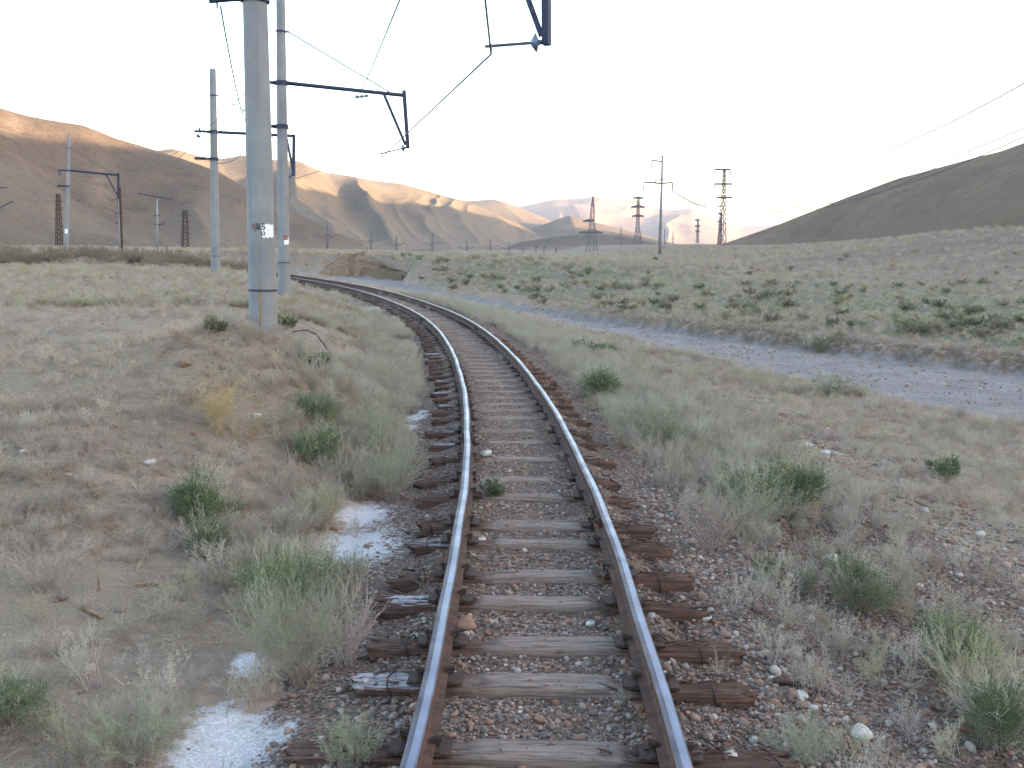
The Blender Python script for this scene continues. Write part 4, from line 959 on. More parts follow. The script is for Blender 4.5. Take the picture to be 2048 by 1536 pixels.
# ------------------------------------------------------------------ clay bank beside the far bend of the river bed
def clay():
    pts = [(640, 546), (655, 544), (690, 541), (720, 540), (745, 540), (770, 541), (800, 541), (850, 539), (900, 534)]
    tops = [541, 524, 506, 509, 515, 515, 520, 527, 538]
    rows_ = []; dd = np.interp([p[0] for p in pts], [640, 900], [136, 128])
    nu, nv = 90, 22; V = []
    edge = []
    for i in range(nu):
        q = (640 + 165 * i / (nu - 1) - 1024) / 2000; Y_ = np.linspace(92, 165, 147); zq = terrain(q * Y_ * .995, Y_); low = np.nonzero(zq < -.7)[0]
        edge.append(Y_[low[-1]] - 1.9 if len(low) else 136)
    edge = np.array(edge)
    for _ in range(14): edge[1:-1] = (edge[:-2] + edge[1:-1] + edge[2:]) / 3
    for i in range(nu):
        u = i / (nu - 1); px = 640 + 165 * u; d = edge[i]
        yb = np.interp(px, [q[0] for q in pts], [q[1] for q in pts]) + 3; yt = np.interp(px, [q[0] for q in pts], tops) + .9 * math.sin(u * 31) + .8 * math.sin(u * 13)
        for j in range(nv):
            v = j / (nv - 1); tp = 1 - .92 * float(sstep(.55, 1.0, u)); f = min(v / .6, 1) * tp; p = P(px, yb + (yt - yb) * (f ** .8), d + 1.6 * f + max(0, v - .6) * 30)
            q = fbm(np.array([px * .06]), np.array([v * 5.0]), 4, 3)[0]; p[1] += .45 * q * (1 if v > .02 else 0) * (v < .7) + .5 * abs(math.sin(px * .045 + 1.2 * q)) * (v < .6); p[0] += .5 * q
            if v > .6: p[2] = P(px, yb + (yt - yb) * tp ** .8, d + 1.6)[2] - (v - .6) * 5.5
            if j == 0: p[2] -= 1.6; p[1] -= .5
            V.append(tuple(p))
    me = bpy.data.meshes.new('clay_bank'); me.from_pydata(V, [], [(i * nv + j, (i + 1) * nv + j, (i + 1) * nv + j + 1, i * nv + j + 1) for i in range(nu - 1) for j in range(nv - 1)])
    at = me.attributes.new('bare', 'FLOAT', 'POINT'); at.data.foreach_set('value', np.repeat(1 - sstep(.5, .75, np.arange(nu) / (nu - 1)), nv).astype(np.float32))
    me.polygons.foreach_set('use_smooth', np.ones(len(me.polygons), bool)); me.materials.append(M['clay']); o = bpy.data.objects.new('clay_bank', me); COL.objects.link(o)
    put(o, kind='structure', label='orange clay bank cut by the river beside the far bend of the track')
clay()
# ------------------------------------------------------------------ plants
class TB:
    """fast triangle collector"""
    def __init__(s): s.v = []; s.f = []; s.n = 0; s.mi = []
    def add(s, v, f, mi=0): s.v.append(np.asarray(v, float)); s.f.append(np.asarray(f) + s.n); s.n += len(v); s.mi.append(np.full(len(f), mi))
    def mesh(s, name, mats):
        v = np.vstack(s.v); f = np.vstack(s.f); me = bpy.data.meshes.new(name)
        me.vertices.add(len(v)); me.vertices.foreach_set('co', v.ravel()); me.loops.add(len(f) * 3); me.loops.foreach_set('vertex_index', f.ravel().astype(np.int32))
        me.polygons.add(len(f)); me.polygons.foreach_set('loop_start', np.arange(len(f)) * 3); me.polygons.foreach_set('loop_total', np.full(len(f), 3))
        me.polygons.foreach_set('material_index', np.concatenate(s.mi).astype(np.int32)); me.update(calc_edges=True)
        for m in mats: me.materials.append(m)
        return me
def strip(tb, pts, w, rg, mi=0, taper=True):
    pts = np.asarray(pts, float); n = len(pts); d = pts[-1] - pts[0]; u = np.cross(d, rg.normal(size=3)); u /= np.linalg.norm(u) + 1e-9
    ww = w * (np.linspace(1, .25, n) if taper else np.ones(n))
    v = np.empty((n * 2, 3)); v[0::2] = pts - u * ww[:, None] / 2; v[1::2] = pts + u * ww[:, None] / 2
    f = []
    for i in range(n - 1): f += [(2 * i, 2 * i + 1, 2 * i + 3), (2 * i, 2 * i + 3, 2 * i + 2)]
    tb.add(v, f, mi)
def leaves(tb, c, d, size, rg, mi=0, slim=.35):
    """one diamond leaf per row of c, pointing along d"""
    n = len(c); d = d / (np.linalg.norm(d, axis=1)[:, None] + 1e-9); u = np.cross(d, rg.normal(size=(n, 3))); u /= np.linalg.norm(u, axis=1)[:, None] + 1e-9
    s_ = size * rg.uniform(.6, 1.3, n)[:, None]
    v = np.stack([c, c + d * s_ * .5 + u * s_ * slim * .5, c + d * s_, c + d * s_ * .5 - u * s_ * slim * .5], 1).reshape(-1, 3)
    k = np.arange(n)[:, None] * 4; tb.add(v, np.concatenate([k + [0, 1, 2], k + [0, 2, 3]], 0), mi)
def tuft(seed, n=46, h=.28, spread=.55, w=.006, mat='straw', heads=.3):
    rg = np.random.default_rng(seed); tb = TB()
    for _ in range(n):
        a = rg.uniform(0, 6.28); r = abs(rg.normal(0, .045)); b = np.array([r * math.cos(a), r * math.sin(a), -.01]); a2 = a + rg.normal(0, .7); L = h * rg.uniform(.45, 1.15); sp = spread * rg.uniform(.15, 1.1)
        o = np.array([math.cos(a2), math.sin(a2), 0]); pts = [b + o * (sp * L * t ** 1.7) + np.array([0, 0, L * (t - .18 * sp * t * t)]) for t in (0, .35, .7, 1)]
        strip(tb, pts, w, rg)
        if rg.random() < heads:
            e = pts[-1]; m = 5; leaves(tb, e + rg.normal(0, .012, (m, 3)), rg.normal(0, .4, (m, 3)) + np.array([0, 0, 1]), .026, rg)
    return tb.mesh('grass_tuft', [M[mat]])
def sagebush(seed, h=.45, rad=.3, stems=20, twigs=9, lv=7, mats=('sage', 'deadbush'), leaf=.017, slim=.32, up=1.0):
    """airy bush: thin stems fan out from the base, side twigs with tiny leaves"""
    rg = np.random.default_rng(seed); tb = TB()
    for _ in range(stems):
        a = rg.uniform(0, 6.28); r = rad * math.sqrt(rg.uniform(.02, 1.0)); L = h * rg.uniform(.6, 1.12) * (1 - .35 * (r / rad) ** 2)
        b = np.array([.05 * rg.normal(), .05 * rg.normal(), -.01]); tip = np.array([r * math.cos(a), r * math.sin(a), L * up]); mid = b * .4 + tip * .5 + np.array([0, 0, .12 * L]) + rg.normal(0, .025, 3)
        t = np.linspace(0, 1, 6)[:, None]; pts = b * (1 - t) ** 2 + 2 * mid * t * (1 - t) + tip * t * t + rg.normal(0, .006, (6, 3)) * t
        strip(tb, pts, .007, rg, 1); strip(tb, pts, .006, rg, 1)
        for _ in range(twigs):
            q = rg.uniform(.28, 1); i = min(int(q * 5), 4); p0 = pts[i] + (pts[i + 1] - pts[i]) * (q * 5 - i)
            dirn = (pts[min(i + 1, 5)] - pts[i]); dirn /= np.linalg.norm(dirn) + 1e-9; dirn = dirn + rg.normal(0, .55, 3); dirn[2] += .25; dirn /= np.linalg.norm(dirn)
            l2 = h * rg.uniform(.12, .3); p1 = p0 + dirn * l2 * .5 + rg.normal(0, .008, 3); p2 = p0 + dirn * l2 + np.array([0, 0, .02])
            strip(tb, [p0, p1, p2], .0042, rg, 0)
            m = rg.poisson(lv)
            if m:
                tt = rg.uniform(.15, 1, m)[:, None]; c = p0 + (p2 - p0) * tt + rg.normal(0, .004, (m, 3)); leaves(tb, c, dirn[None] + rg.normal(0, .7, (m, 3)), leaf, rg, 0, slim)
    return tb.mesh('sage_bush', [M[m] for m in mats])
def shrub_parts(seed, w=.6, h=.45, n=5200, mats=('green', 'stick'), leaf=.028, lumps=9):
    """dense leafy cushion made of several leafy lumps on woody stems, returns foliage and stem meshes"""
    rg = np.random.default_rng(seed); tb = TB(); st = TB()
    cs = []
    for k in range(lumps):
        a = rg.uniform(0, 6.28); r = w / 2 * math.sqrt(rg.uniform(0, .75)); z = h * rg.uniform(.35, .72) * (1 - .4 * (2 * r / w) ** 2)
        cs.append((np.array([r * math.cos(a), r * math.sin(a), z]), w * rg.uniform(.16, .28), h * rg.uniform(.2, .34)))
    for c, rx, rz in cs:
        t = np.linspace(0, 1, 5)[:, None]; pts = c * t + np.array([0, 0, .0]) + rg.normal(0, .012, (5, 3)) * t; strip(st, pts, .012, rg); strip(st, pts, .01, rg)
        m = n // lumps; g = rg.normal(size=(m, 3)); g /= np.linalg.norm(g, axis=1)[:, None]; rr = rg.uniform(.35, 1.08, m)[:, None] ** .6
        p = c + g * rr * np.array([rx, rx, rz]) * (1 + .25 * vnoise(g[:, :1] * 3 + seed, g[:, 1:2] * 3, seed)); keep = p[:, 2] > .005
        p = p[keep]; g = g[keep]; leaves(tb, p, g + rg.normal(0, .6, p.shape) + np.array([0, 0, .5]), leaf, rg, 0, .42)
        for _ in range(26):                          # sprigs that break the outline
            d = rg.normal(size=3); d[2] = abs(d[2]) * .9 + .1; d /= np.linalg.norm(d); p0 = c + d * np.array([rx, rx, rz]) * .6; L = rg.uniform(.5, 1.25) * rz
            p1 = p0 + d * L * .6 + rg.normal(0, .012, 3); p2 = p0 + d * L + np.array([0, 0, L * .35]); strip(tb, [p0, p1, p2], .0045, rg)
            m2 = 14; tt = rg.uniform(0, 1, m2)[:, None]; leaves(tb, p0 + (p2 - p0) * tt, d[None] + rg.normal(0, .75, (m2, 3)), leaf * .9, rg, 0, .4)
    return tb.mesh('foliage', [M[mats[0]]]), st.mesh('stem', [M[mats[1]]])

SRC = {}
def lib(name, meshes):
    c = bpy.data.collections.new(name + '_source')
    for i, me in enumerate(meshes):
        o = bpy.data.objects.new('%s_%02d' % (name, i), me); c.objects.link(o)
    SRC[name] = (c, len(meshes)); return c
def scatter(name, src, pts, scl, label, rot=None, tilt=.12, rg=np.random.default_rng(3)):
    """one stuff object: a cloud of points with the source plants or stones on them"""
    c, nsrc = SRC[src]; n = len(pts)
    if n == 0: return
    me = bpy.data.meshes.new(name); me.vertices.add(n); me.vertices.foreach_set('co', np.asarray(pts, float).ravel())
    e = np.stack([rg.normal(0, tilt, n), rg.normal(0, tilt, n), rg.uniform(0, 6.283, n)], 1) if rot is None else rot
    a = me.attributes.new('rot', 'FLOAT_VECTOR', 'POINT'); a.data.foreach_set('vector', e.ravel().astype(np.float32))
    sv = np.asarray(scl, float); sv = np.repeat(sv[:, None], 3, 1) if sv.ndim == 1 else sv
    a = me.attributes.new('scl', 'FLOAT_VECTOR', 'POINT'); a.data.foreach_set('vector', sv.ravel().astype(np.float32))
    a = me.attributes.new('idx', 'INT', 'POINT'); a.data.foreach_set('value', rg.integers(0, nsrc, n).astype(np.int32)); me.update()
    o = bpy.data.objects.new(name, me); COL.objects.link(o)
    g = bpy.data.node_groups.new(name + '_nodes', 'GeometryNodeTree'); g.interface.new_socket('Geometry', in_out='INPUT', socket_type='NodeSocketGeometry'); g.interface.new_socket('Geometry', in_out='OUTPUT', socket_type='NodeSocketGeometry')
    N = g.nodes; gi = N.new('NodeGroupInput'); go = N.new('NodeGroupOutput'); ip = N.new('GeometryNodeInstanceOnPoints'); ci = N.new('GeometryNodeCollectionInfo')
    ci.inputs['Collection'].default_value = c; ci.inputs['Separate Children'].default_value = True; ci.inputs['Reset Children'].default_value = True; ip.inputs['Pick Instance'].default_value = True
    def na(nm, ty):
        q = N.new('GeometryNodeInputNamedAttribute'); q.data_type = ty; q.inputs['Name'].default_value = nm; return [s_ for s_ in q.outputs if s_.name == 'Attribute' and s_.enabled][0]
    er = N.new('FunctionNodeEulerToRotation'); L = g.links
    L.new(gi.outputs[0], ip.inputs['Points']); L.new(ci.outputs[0], ip.inputs['Instance']); L.new(na('rot', 'FLOAT_VECTOR'), er.inputs[0]); L.new(er.outputs[0], ip.inputs['Rotation']); L.new(na('scl', 'FLOAT_VECTOR'), ip.inputs['Scale']); L.new(na('idx', 'INT'), ip.inputs['Instance Index']); L.new(ip.outputs[0], go.inputs[0])
    md = o.modifiers.new('scatter', 'NODES'); md.node_group = g
    return put(o, kind='stuff', label=label)

lib('straw_tuft', [tuft(k, 44, .26, .7, .0055, 'straw') for k in (1, 2, 3)] + [tuft(k, 34, .2, 1.0, .005, 'strawred') for k in (4, 5)])
lib('small_sage', [sagebush(10 + k, .36, .22, 16, 8, 6) for k in range(3)] + [sagebush(15, .36, .22, 16, 8, 5, ('sagey', 'straw'))])
lib('dead_tuft', [sagebush(20 + k, .26, .24, 14, 7, 1, ('deadbush', 'deadbush'), up=.8) for k in range(2)] + [tuft(25, 40, .2, 1.2, .005, 'deadbush')])
lib('meadow_tuft', [tuft(30 + k, 30, .34, .8, .02, 'straw', .2) for k in range(2)] + [sagebush(35, .4, .4, 14, 7, 4, ('deadbush', 'deadbush'), .05), sagebush(36, .4, .4, 14, 7, 4, ('sagey', 'straw'), .05), tuft(37, 30, .3, 1.1, .02, 'strawred')])
lib('meadow_bush', [sagebush(40 + k, .55, .5, 18, 9, 9, ('olive' if k < 2 else 'greeny' if k < 3 else 'sagey', 'stick'), .065, .45) for k in range(4)])

def clump(x, y, s, f, thr): return fbm(x * f, y * f, 3, s) > thr
def sample(n, x0, x1, y0, y1, pw=1.0, rg=np.random.default_rng(12)):
    u = rg.uniform(0, 1, n) ** pw; y = y0 + (y1 - y0) * u; x = rg.uniform(x0, x1, n) * 1.0; return x, y
def fan(n, r0, r1, p, rg):
    r = r0 + (r1 - r0) * rg.uniform(0, 1, n) ** p; a = rg.uniform(R(-33), R(33), n); return r * np.sin(a), r * np.cos(a)
saltw = [(hit(px, py)[0], w) for px, py, w in SALT]
def salt_near(x, y):
    m = np.zeros(len(x), bool)
    for (p, w) in saltw: m |= ((x - p[0]) ** 2 + ((y - p[1]) / 1.6) ** 2) < (w * np.hypot(p[0], p[1]) / 2000 / 2 * 1.05) ** 2
    return m
rg = np.random.default_rng(77)
# dry straw on the left plain and both sides
x, y = fan(23000, 4.2, 62, 1.35, rg); z, mm, dt, dwh = terrain(x, y, True); far = np.abs(dt)
dens = .25 + .75 * (fbm(x * .35, y * .35, 3, 101) > -.05)
bare = (fbm(x * .28, y * .28, 3, 103) > .02) & (dt < -3)
keep = (far > 1.75) & (mm['wadi'] < .3) & ~salt_near(x, y) & (rg.random(len(x)) < dens * np.where(bare, .18, 1) * np.where((dt > 0) & (dt < 8) & (y < 15), .08, 1) * np.where((dt < -2.4) & (y < 9.5), .09, np.where((dt < -2.2) & (y < 15), .75, np.where((dt < -1.5) & (dt > -9) & (y > 38), .12, 1.0))))
scatter('dry_grass', 'straw_tuft', np.stack([x, y, z], 1)[keep], (.25 + .85 * rg.random(keep.sum()) ** 1.8) * np.where(y[keep] < 12, .8, 1.0), 'short dry straw grass over the plain and the track sides')
x, y = fan(17000, 4.2, 45, 1.25, rg); z, mm, dt, dwh = terrain(x, y, True); far = np.abs(dt)
keep = (far > 2.0) & (mm['wadi'] < .25) & ~salt_near(x, y) & (fbm(x * .6, y * .6, 3, 107) > -.1) & (rg.random(len(x)) < np.where((dt > 0) & (dt < 8) & (y < 15), .05, np.where(y < 9, .12, .6)))
scatter('dead_brush', 'dead_tuft', np.stack([x, y, z], 1)[keep], rg.uniform(.3, .95, keep.sum()), 'low brittle dead herbs between the straw')
# grey green herbs in a band along both sides of the track
n = 15000; s_ = rg.uniform(2, 62, n) ; side = np.where(rg.random(n) < .45, -1, 1); off = 1.75 + np.abs(rg.normal(0, 1.0, n)) * np.where(side < 0, .75, 1) + np.where(side > 0, rg.random(n) * 1.8, 0) * (s_ > 6)
x, y, _h1 = trk(s_, side * off); z, mm, dt, dwh = terrain(x, y, True)
den = np.where(side < 0, np.interp(s_, [0, 3, 5, 8, 12, 30, 62], [.03, .06, .14, .5, .7, .7, .5]), np.interp(s_, [0, 5, 8, 12, 18, 35, 62], [.02, .04, .16, .5, .72, .7, .5])) * np.where(off < 2.0, .5, 1)
keep = (~((side < 0) & (s_ > 40)) | (rg.random(n) < .12)) & (rg.random(n) < den * (.45 + .55 * (fbm(x * .8, y * .8, 2, 111) > -.1))) & ~(salt_near(x, y) & (rg.random(n) < .985)) & (mm['wadi'] < .3)
scatter('sage_herbs', 'small_sage', np.stack([x, y, z], 1)[keep], rg.uniform(.55, 1.25, keep.sum()), 'pale grey green herbs lining both sides of the track')
# sparse herbs elsewhere
x, y = fan(9000, 4.3, 55, 1.2, rg); z, mm, dt, dwh = terrain(x, y, True)
keep = (np.abs(dt) > 2.2) & (mm['wadi'] < .3) & ~salt_near(x, y) & (fbm(x * .25, y * .25, 3, 113) > np.where(dt > 0, -.25, .0)) & (rg.random(len(x)) < np.where((dt > 0) & (dt < 8) & (y < 14), .07, .55))
keep &= ~((dt < -2.2) & (y < 9.5) & (rg.random(len(x)) < .9)) & ~((dt < 0) & (rg.random(len(x)) < .35))
scatter('sage_herbs', 'small_sage', np.stack([x, y, z], 1)[keep], rg.uniform(.3, .85, keep.sum()), 'scattered pale herbs over the open ground')
lib('straw_litter', [tuft(60 + k, 18, .10, 3.0, .004, 'straw' if k < 2 else 'strawred', 0) for k in range(3)])
x, y = fan(15000, 4.2, 32, 1.2, rg); z, mm, dt, dwh = terrain(x, y, True); keep = (np.abs(dt) > 1.9) & (fbm(x * .7, y * .7, 3, 109) > .0) & (mm['wadi'] < .3) & ~salt_near(x, y) & (rg.random(len(x)) < np.where((dt > 0) & (dt < 8) & (y < 15), .06, .9))
scatter('straw_litter', 'straw_litter', np.stack([x, y, z], 1)[keep], rg.uniform(.5, 1.3, keep.sum()) * np.array([1.0]), 'broken straw and dead stalks littering the bare soil', tilt=.2)
# little weeds between the rails
n = 420; s_ = rg.uniform(3, 60, n); o_ = rg.choice([-.62, .62, .1, -1.1, 1.15], n) + rg.normal(0, .12, n); x, y, _h1 = trk(s_, o_); z = terrain(x, y)
keep = (np.abs(np.abs(o_) - .8) > .1) & (rg.random(n) < np.interp(s_, [3, 12, 60], [.25, .6, .8]))
scatter('track_weeds', 'straw_tuft', np.stack([x, y, z], 1)[keep], rg.uniform(.3, .85, keep.sum()) * np.where(np.abs(o_[keep]) < .5, .6, 1), 'thin dry weeds growing between the sleepers')
# meadow and far plain
x, y = fan(52000, 30, 330, 1.5, rg); z, mm, dt, dwh = terrain(x, y, True)
keep = (mm['wadi'] < .2) & ~salt_near(x, y) & (np.abs(dt) > 3) & ((dwh > .4) | ((dt < -6) & ((y < 44) | (dt < -16) | (rg.random(len(x)) < .06))) | (dwh < -9)) & (rg.random(len(x)) < (.4 + .6 * (fbm(x * .12, y * .12, 3, 121) > 0)) * (1 - .65 * mm['dusk_shade']))
scatter('meadow_grass', 'meadow_tuft', np.stack([x, y, z], 1)[keep], rg.uniform(.5, 1.2, keep.sum()) * np.clip(np.hypot(x, y)[keep] / 90, .75, 1.6), 'dry grass of the meadow and the far plain')
x, y = fan(26000, 34, 170, 1.15, rg); z, mm, dt, dwh = terrain(x, y, True)
pr = np.where(dwh > 0, np.interp(dwh, [.8, 2, 6, 16, 30, 55, 110], [.10, .15, .15, .09, .04, .012, .004]), 0.0) * np.interp(y, [34, 60, 110, 170], [1, 1, .6, .3])
keep = (mm['wadi'] < .15) & (np.abs(dt) > 3) & (rg.random(len(x)) < pr * (.2 + .8 * (fbm(x * .16, y * .32, 3, 131) > .02)))
scatter('meadow_bushes', 'meadow_bush', np.stack([x, y, z], 1)[keep], rg.uniform(.5, 1.25, keep.sum()), 'low dark green bushes growing thickly along the far bank of the river bed')
M['brush'] = m_leaf('brown_brush_leaf', [(.17, .135, .095), (.23, .18, .13), (.29, .235, .175)], .3)
lib('brown_brush', [sagebush(50 + k, .7, .8, 26, 10, 6, ('brush', 'deadbush'), .06, .4) for k in range(3)])
# brush belt where the left plain ends
px_ = rg.uniform(-40, 520, 330); dd = rg.uniform(70, 120, 330); Q = np.array([P(a, 500, b) for a, b in zip(px_, dd)]); z, mm, dt, dwh = terrain(Q[:, 0], Q[:, 1], True); keep = (np.abs(dt) > 4) & (fbm(Q[:, 0] * .1, Q[:, 1] * .1, 3, 141) > -.1)
scatter('brush_belt', 'brown_brush', np.stack([Q[:, 0], Q[:, 1], z], 1)[keep], rg.uniform(.6, 1.7, keep.sum()), 'taller brown brush along the far edge of the left plain')

# ------------------------------------------------------------------ stones and gravel
def stone_mesh(seed, sub=2, flat=.62):
    bm = bmesh.new(); bmesh.ops.create_icosphere(bm, subdivisions=sub, radius=.5); rg_ = np.random.default_rng(seed); sx, sy, sz = rg_.uniform(.75, 1.15), rg_.uniform(.6, 1.0), flat * rg_.uniform(.75, 1.2); ph = rg_.uniform(0, 9, 3)
    for v in bm.verts:
        c = v.co; k = 1 + .14 * math.sin(c.x * 5 + ph[0]) * math.sin(c.y * 6 + ph[1]) + .09 * math.sin(c.z * 9 + ph[2] + c.x * 4)
        v.co = Vector((c.x * k * sx, c.y * k * sy, c.z * k * sz))
    me = bpy.data.meshes.new('stone'); bm.to_mesh(me); bm.free(); me.polygons.foreach_set('use_smooth', np.ones(len(me.polygons), bool)); me.materials.append(M['stone']); return me
lib('pebble', [stone_mesh(k, 2 if k < 6 else 1, .6) for k in range(9)])
sp_arr = np.array(spos)
def on_sleeper(s_, o_): 
    i = np.clip(np.searchsorted(sp_arr, s_), 1, len(sp_arr) - 1); d_ = np.minimum(np.abs(s_ - sp_arr[i]), np.abs(s_ - sp_arr[i - 1])); return (d_ < .125) & (np.abs(o_) < 1.42)
n = 46000; s_ = 2.0 + 26 * rg.random(n) ** 1.9; o_ = rg.uniform(-1.9, 2.2, n); x, y, _h1 = trk(s_, o_); z = terrain(x, y)
sz = np.exp(rg.normal(math.log(.024), .5, n)); sz = np.clip(sz, .009, .085)
keep = ~on_sleeper(s_, o_) & (np.abs(np.abs(o_) - GA) > .10) & (rg.random(n) < np.where(o_ < -1.3, .4, 1) * np.interp(s_, [0, 8, 14, 28], [1, .8, .4, .25]))
scatter('ballast_pebbles', 'pebble', np.stack([x, y, z + sz * .12], 1)[keep], sz[keep], 'mixed river pebbles filling the track between the sleepers', tilt=.35)
n = 1500; s_ = 2.0 + 22 * rg.random(n) ** 1.5; o_ = rg.uniform(-1.35, 1.35, n); keep = on_sleeper(s_, o_) & (np.abs(np.abs(o_) - GA) > .24); x, y, _h1 = trk(s_, o_); sz = np.clip(np.exp(rg.normal(math.log(.018), .45, n)), .008, .045)
scatter('loose_pebbles', 'pebble', np.stack([x, y, -.234 + sz * .1], 1)[keep], sz[keep], 'a few small pebbles lying on top of the sleepers', tilt=.35)
n = 42000; s_ = 1.5 + 26 * rg.random(n) ** 1.6; o_ = 1.6 + 6.4 * rg.random(n) ** 1.1; x, y, _h1 = trk(s_, o_); z, mm, dt, dwh = terrain(x, y, True); sz = np.clip(np.exp(rg.normal(math.log(.03), .62, n)), .010, .16)
keep = (mm['wadi'] < .3) & (fbm(x * .5, y * .5, 3, 151) > np.interp(s_, [2, 9, 16, 28], [-.9, -.5, .0, .3])) & ((sz < .08) | (rg.random(n) < .3))
scatter('shoulder_gravel', 'pebble', np.stack([x, y, z + sz * .1], 1)[keep], sz[keep], 'rounded gravel and cobbles on the right track shoulder', tilt=.3)
n = 9000; x, y = fan(n, 4.5, 30, 1.2, rg); z, mm, dt, dwh = terrain(x, y, True); sz = np.clip(np.exp(rg.normal(math.log(.028), .6, n)), .010, .13)
pile = np.exp(-((x + 4.0) ** 2 / 3 + (y - 15) ** 2 / 4)) + np.exp(-((x + 5.0) ** 2 / 2.2 + (y - 11.2) ** 2 / 1.2)); keep = (dt < -2.2) & (rg.random(n) < .16 + .84 * np.clip(pile, 0, 1))
scatter('rubble', 'pebble', np.stack([x, y, z + sz * .1], 1)[keep], sz[keep], 'dark and pale rubble on the low mounds left of the track', tilt=.3)
n = 16000; k_ = rg.integers(0, len(WAD), n); x = WAD[k_, 0] + rg.uniform(-4, 4, n); y = WAD[k_, 1] + rg.uniform(-4, 4, n); z, mm, dt, dwh = terrain(x, y, True); sz = np.clip(np.exp(rg.normal(math.log(.06), .5, n)), .03, .3); keep = (mm['wadi'] > .6) & (y > 12) & (y < 75)
scatter('river_gravel', 'pebble', np.stack([x, y, z + sz * .05], 1)[keep], sz[keep], 'grey gravel in the dry river bed', tilt=.3)
# rotten wood splinters beside the sleeper ends
tb = TB(); n = 420
for k in range(n):
    k2 = int(abs(rg.normal(0, 7))) % 24; s0 = sp_arr[min(nfront + k2, len(sp_arr) - 1)] + rg.normal(0, .16); o0 = rg.choice([1, 1, 1, -1]) * rg.normal(1.12, .22); x, y, h0 = trk(s0, o0)
    if abs(abs(o0) - GA) < .09: continue
    L = rg.uniform(.03, .16); w = rg.uniform(.008, .032); t = rg.uniform(.004, .014); a = rg.uniform(-.8, .8) - h0; zt = (-.228 if on_sleeper(np.array([s0]), np.array([o0]))[0] else gz(x, y) + .008) + t
    q = np.array([[sx * L / 2, sy * w / 2, sz_ * t / 2] for sx in (-1, 1) for sy in (-1, 1) for sz_ in (-1, 1)]) ; q[:4] *= (1, .5, .8); q += rg.normal(0, .003, q.shape); e = Euler((rg.normal(0, .2), rg.normal(0, .2), a)).to_matrix(); q = q @ np.array(e).T + np.array([x, y, zt])
    tb.add(q, [(0, 1, 3), (0, 3, 2), (4, 6, 7), (4, 7, 5), (0, 4, 5), (0, 5, 1), (2, 3, 7), (2, 7, 6), (0, 2, 6), (0, 6, 4), (1, 5, 7), (1, 7, 3)])
me = tb.mesh('wood_splinters', [M['wood']]); o = bpy.data.objects.new('wood_splinters', me); COL.objects.link(o); put(o, kind='stuff', label='rotten splinters of sleeper wood lying about the sleeper ends')

# single stones
for i, (px, py, w, col, l) in enumerate([
    (972, 913, 24, None, 'pale tan stone lying against the left rail between far sleepers'), (962, 1087, 24, None, 'white round stone between the sleepers near the left rail'), (1722, 1478, 44, None, 'large pale grey cobble on the gravel at the lower right'),
    (1430, 1310, 38, None, 'pale oval stone touching the end of a cut sleeper on the right'), (1410, 1243, 26, None, 'whitish stone sitting on the wired sleeper end at the right'), (1660, 1125, 30, None, 'pale flat stone in the herbs right of the dry bush'),
    (1918, 1155, 20, None, 'small white stone on the dark gravel at the right'), (370, 738, 28, None, 'tan flat boulder on the left plain below the mound'), (48, 908, 16, None, 'pale stone near the left edge of the plain'),
    (180, 1345, 30, None, 'dull grey stone half sunk in the bare sand at the lower left'), (930, 1262, 44, None, 'upright yellowish stone leaning beside the left rail'), (1180, 1255, 22, None, 'squarish white pebble between two near sleepers'),
    (815, 1190, 20, None, 'white quartz pebble just above the cut sleeper'), (1462, 1522, 32, None, 'round pale cobble at the bottom edge below the right sleeper end'), (900, 1530, 26, None, 'rounded orange-tinted pebble at the bottom beside the left rail'), (1602, 1400, 24, None, 'cream coloured oval pebble below the reddish stick')][:12] + [
    (1462, 1522, 32, None, 'round pale cobble at the bottom edge below the right sleeper end'), (905, 1522, 26, None, 'tan rounded pebble at the bottom beside the left rail'), (1602, 1398, 24, None, 'cream coloured oval pebble below the reddish stick'), (300, 930, 26, None, 'light stone on the dark rubble of the small left mound'), (515, 838, 16, None, 'white stone on the sand right of the yellow straw bush')]):
    p, dep = hit(px, py); sz = w * dep / 2000; me = stone_mesh(300 + i, 3, .62)
    on_t = abs(polydist(np.array([p[0]]), np.array([p[1]]), TX, TY)[0][0]) < 1.4
    me.materials[0] = M['palestone'] if i not in (7, 9, 10, 13) else M['stone']
    o = obj_from_mesh('stone', me, None, (p[0], p[1], p[2] + sz * (.2 if not on_t else .25)), (rng.uniform(-.2, .2), rng.uniform(-.2, .2), rng.uniform(0, 6)), (sz, sz, sz)); put(o, label=l, cat='stone')

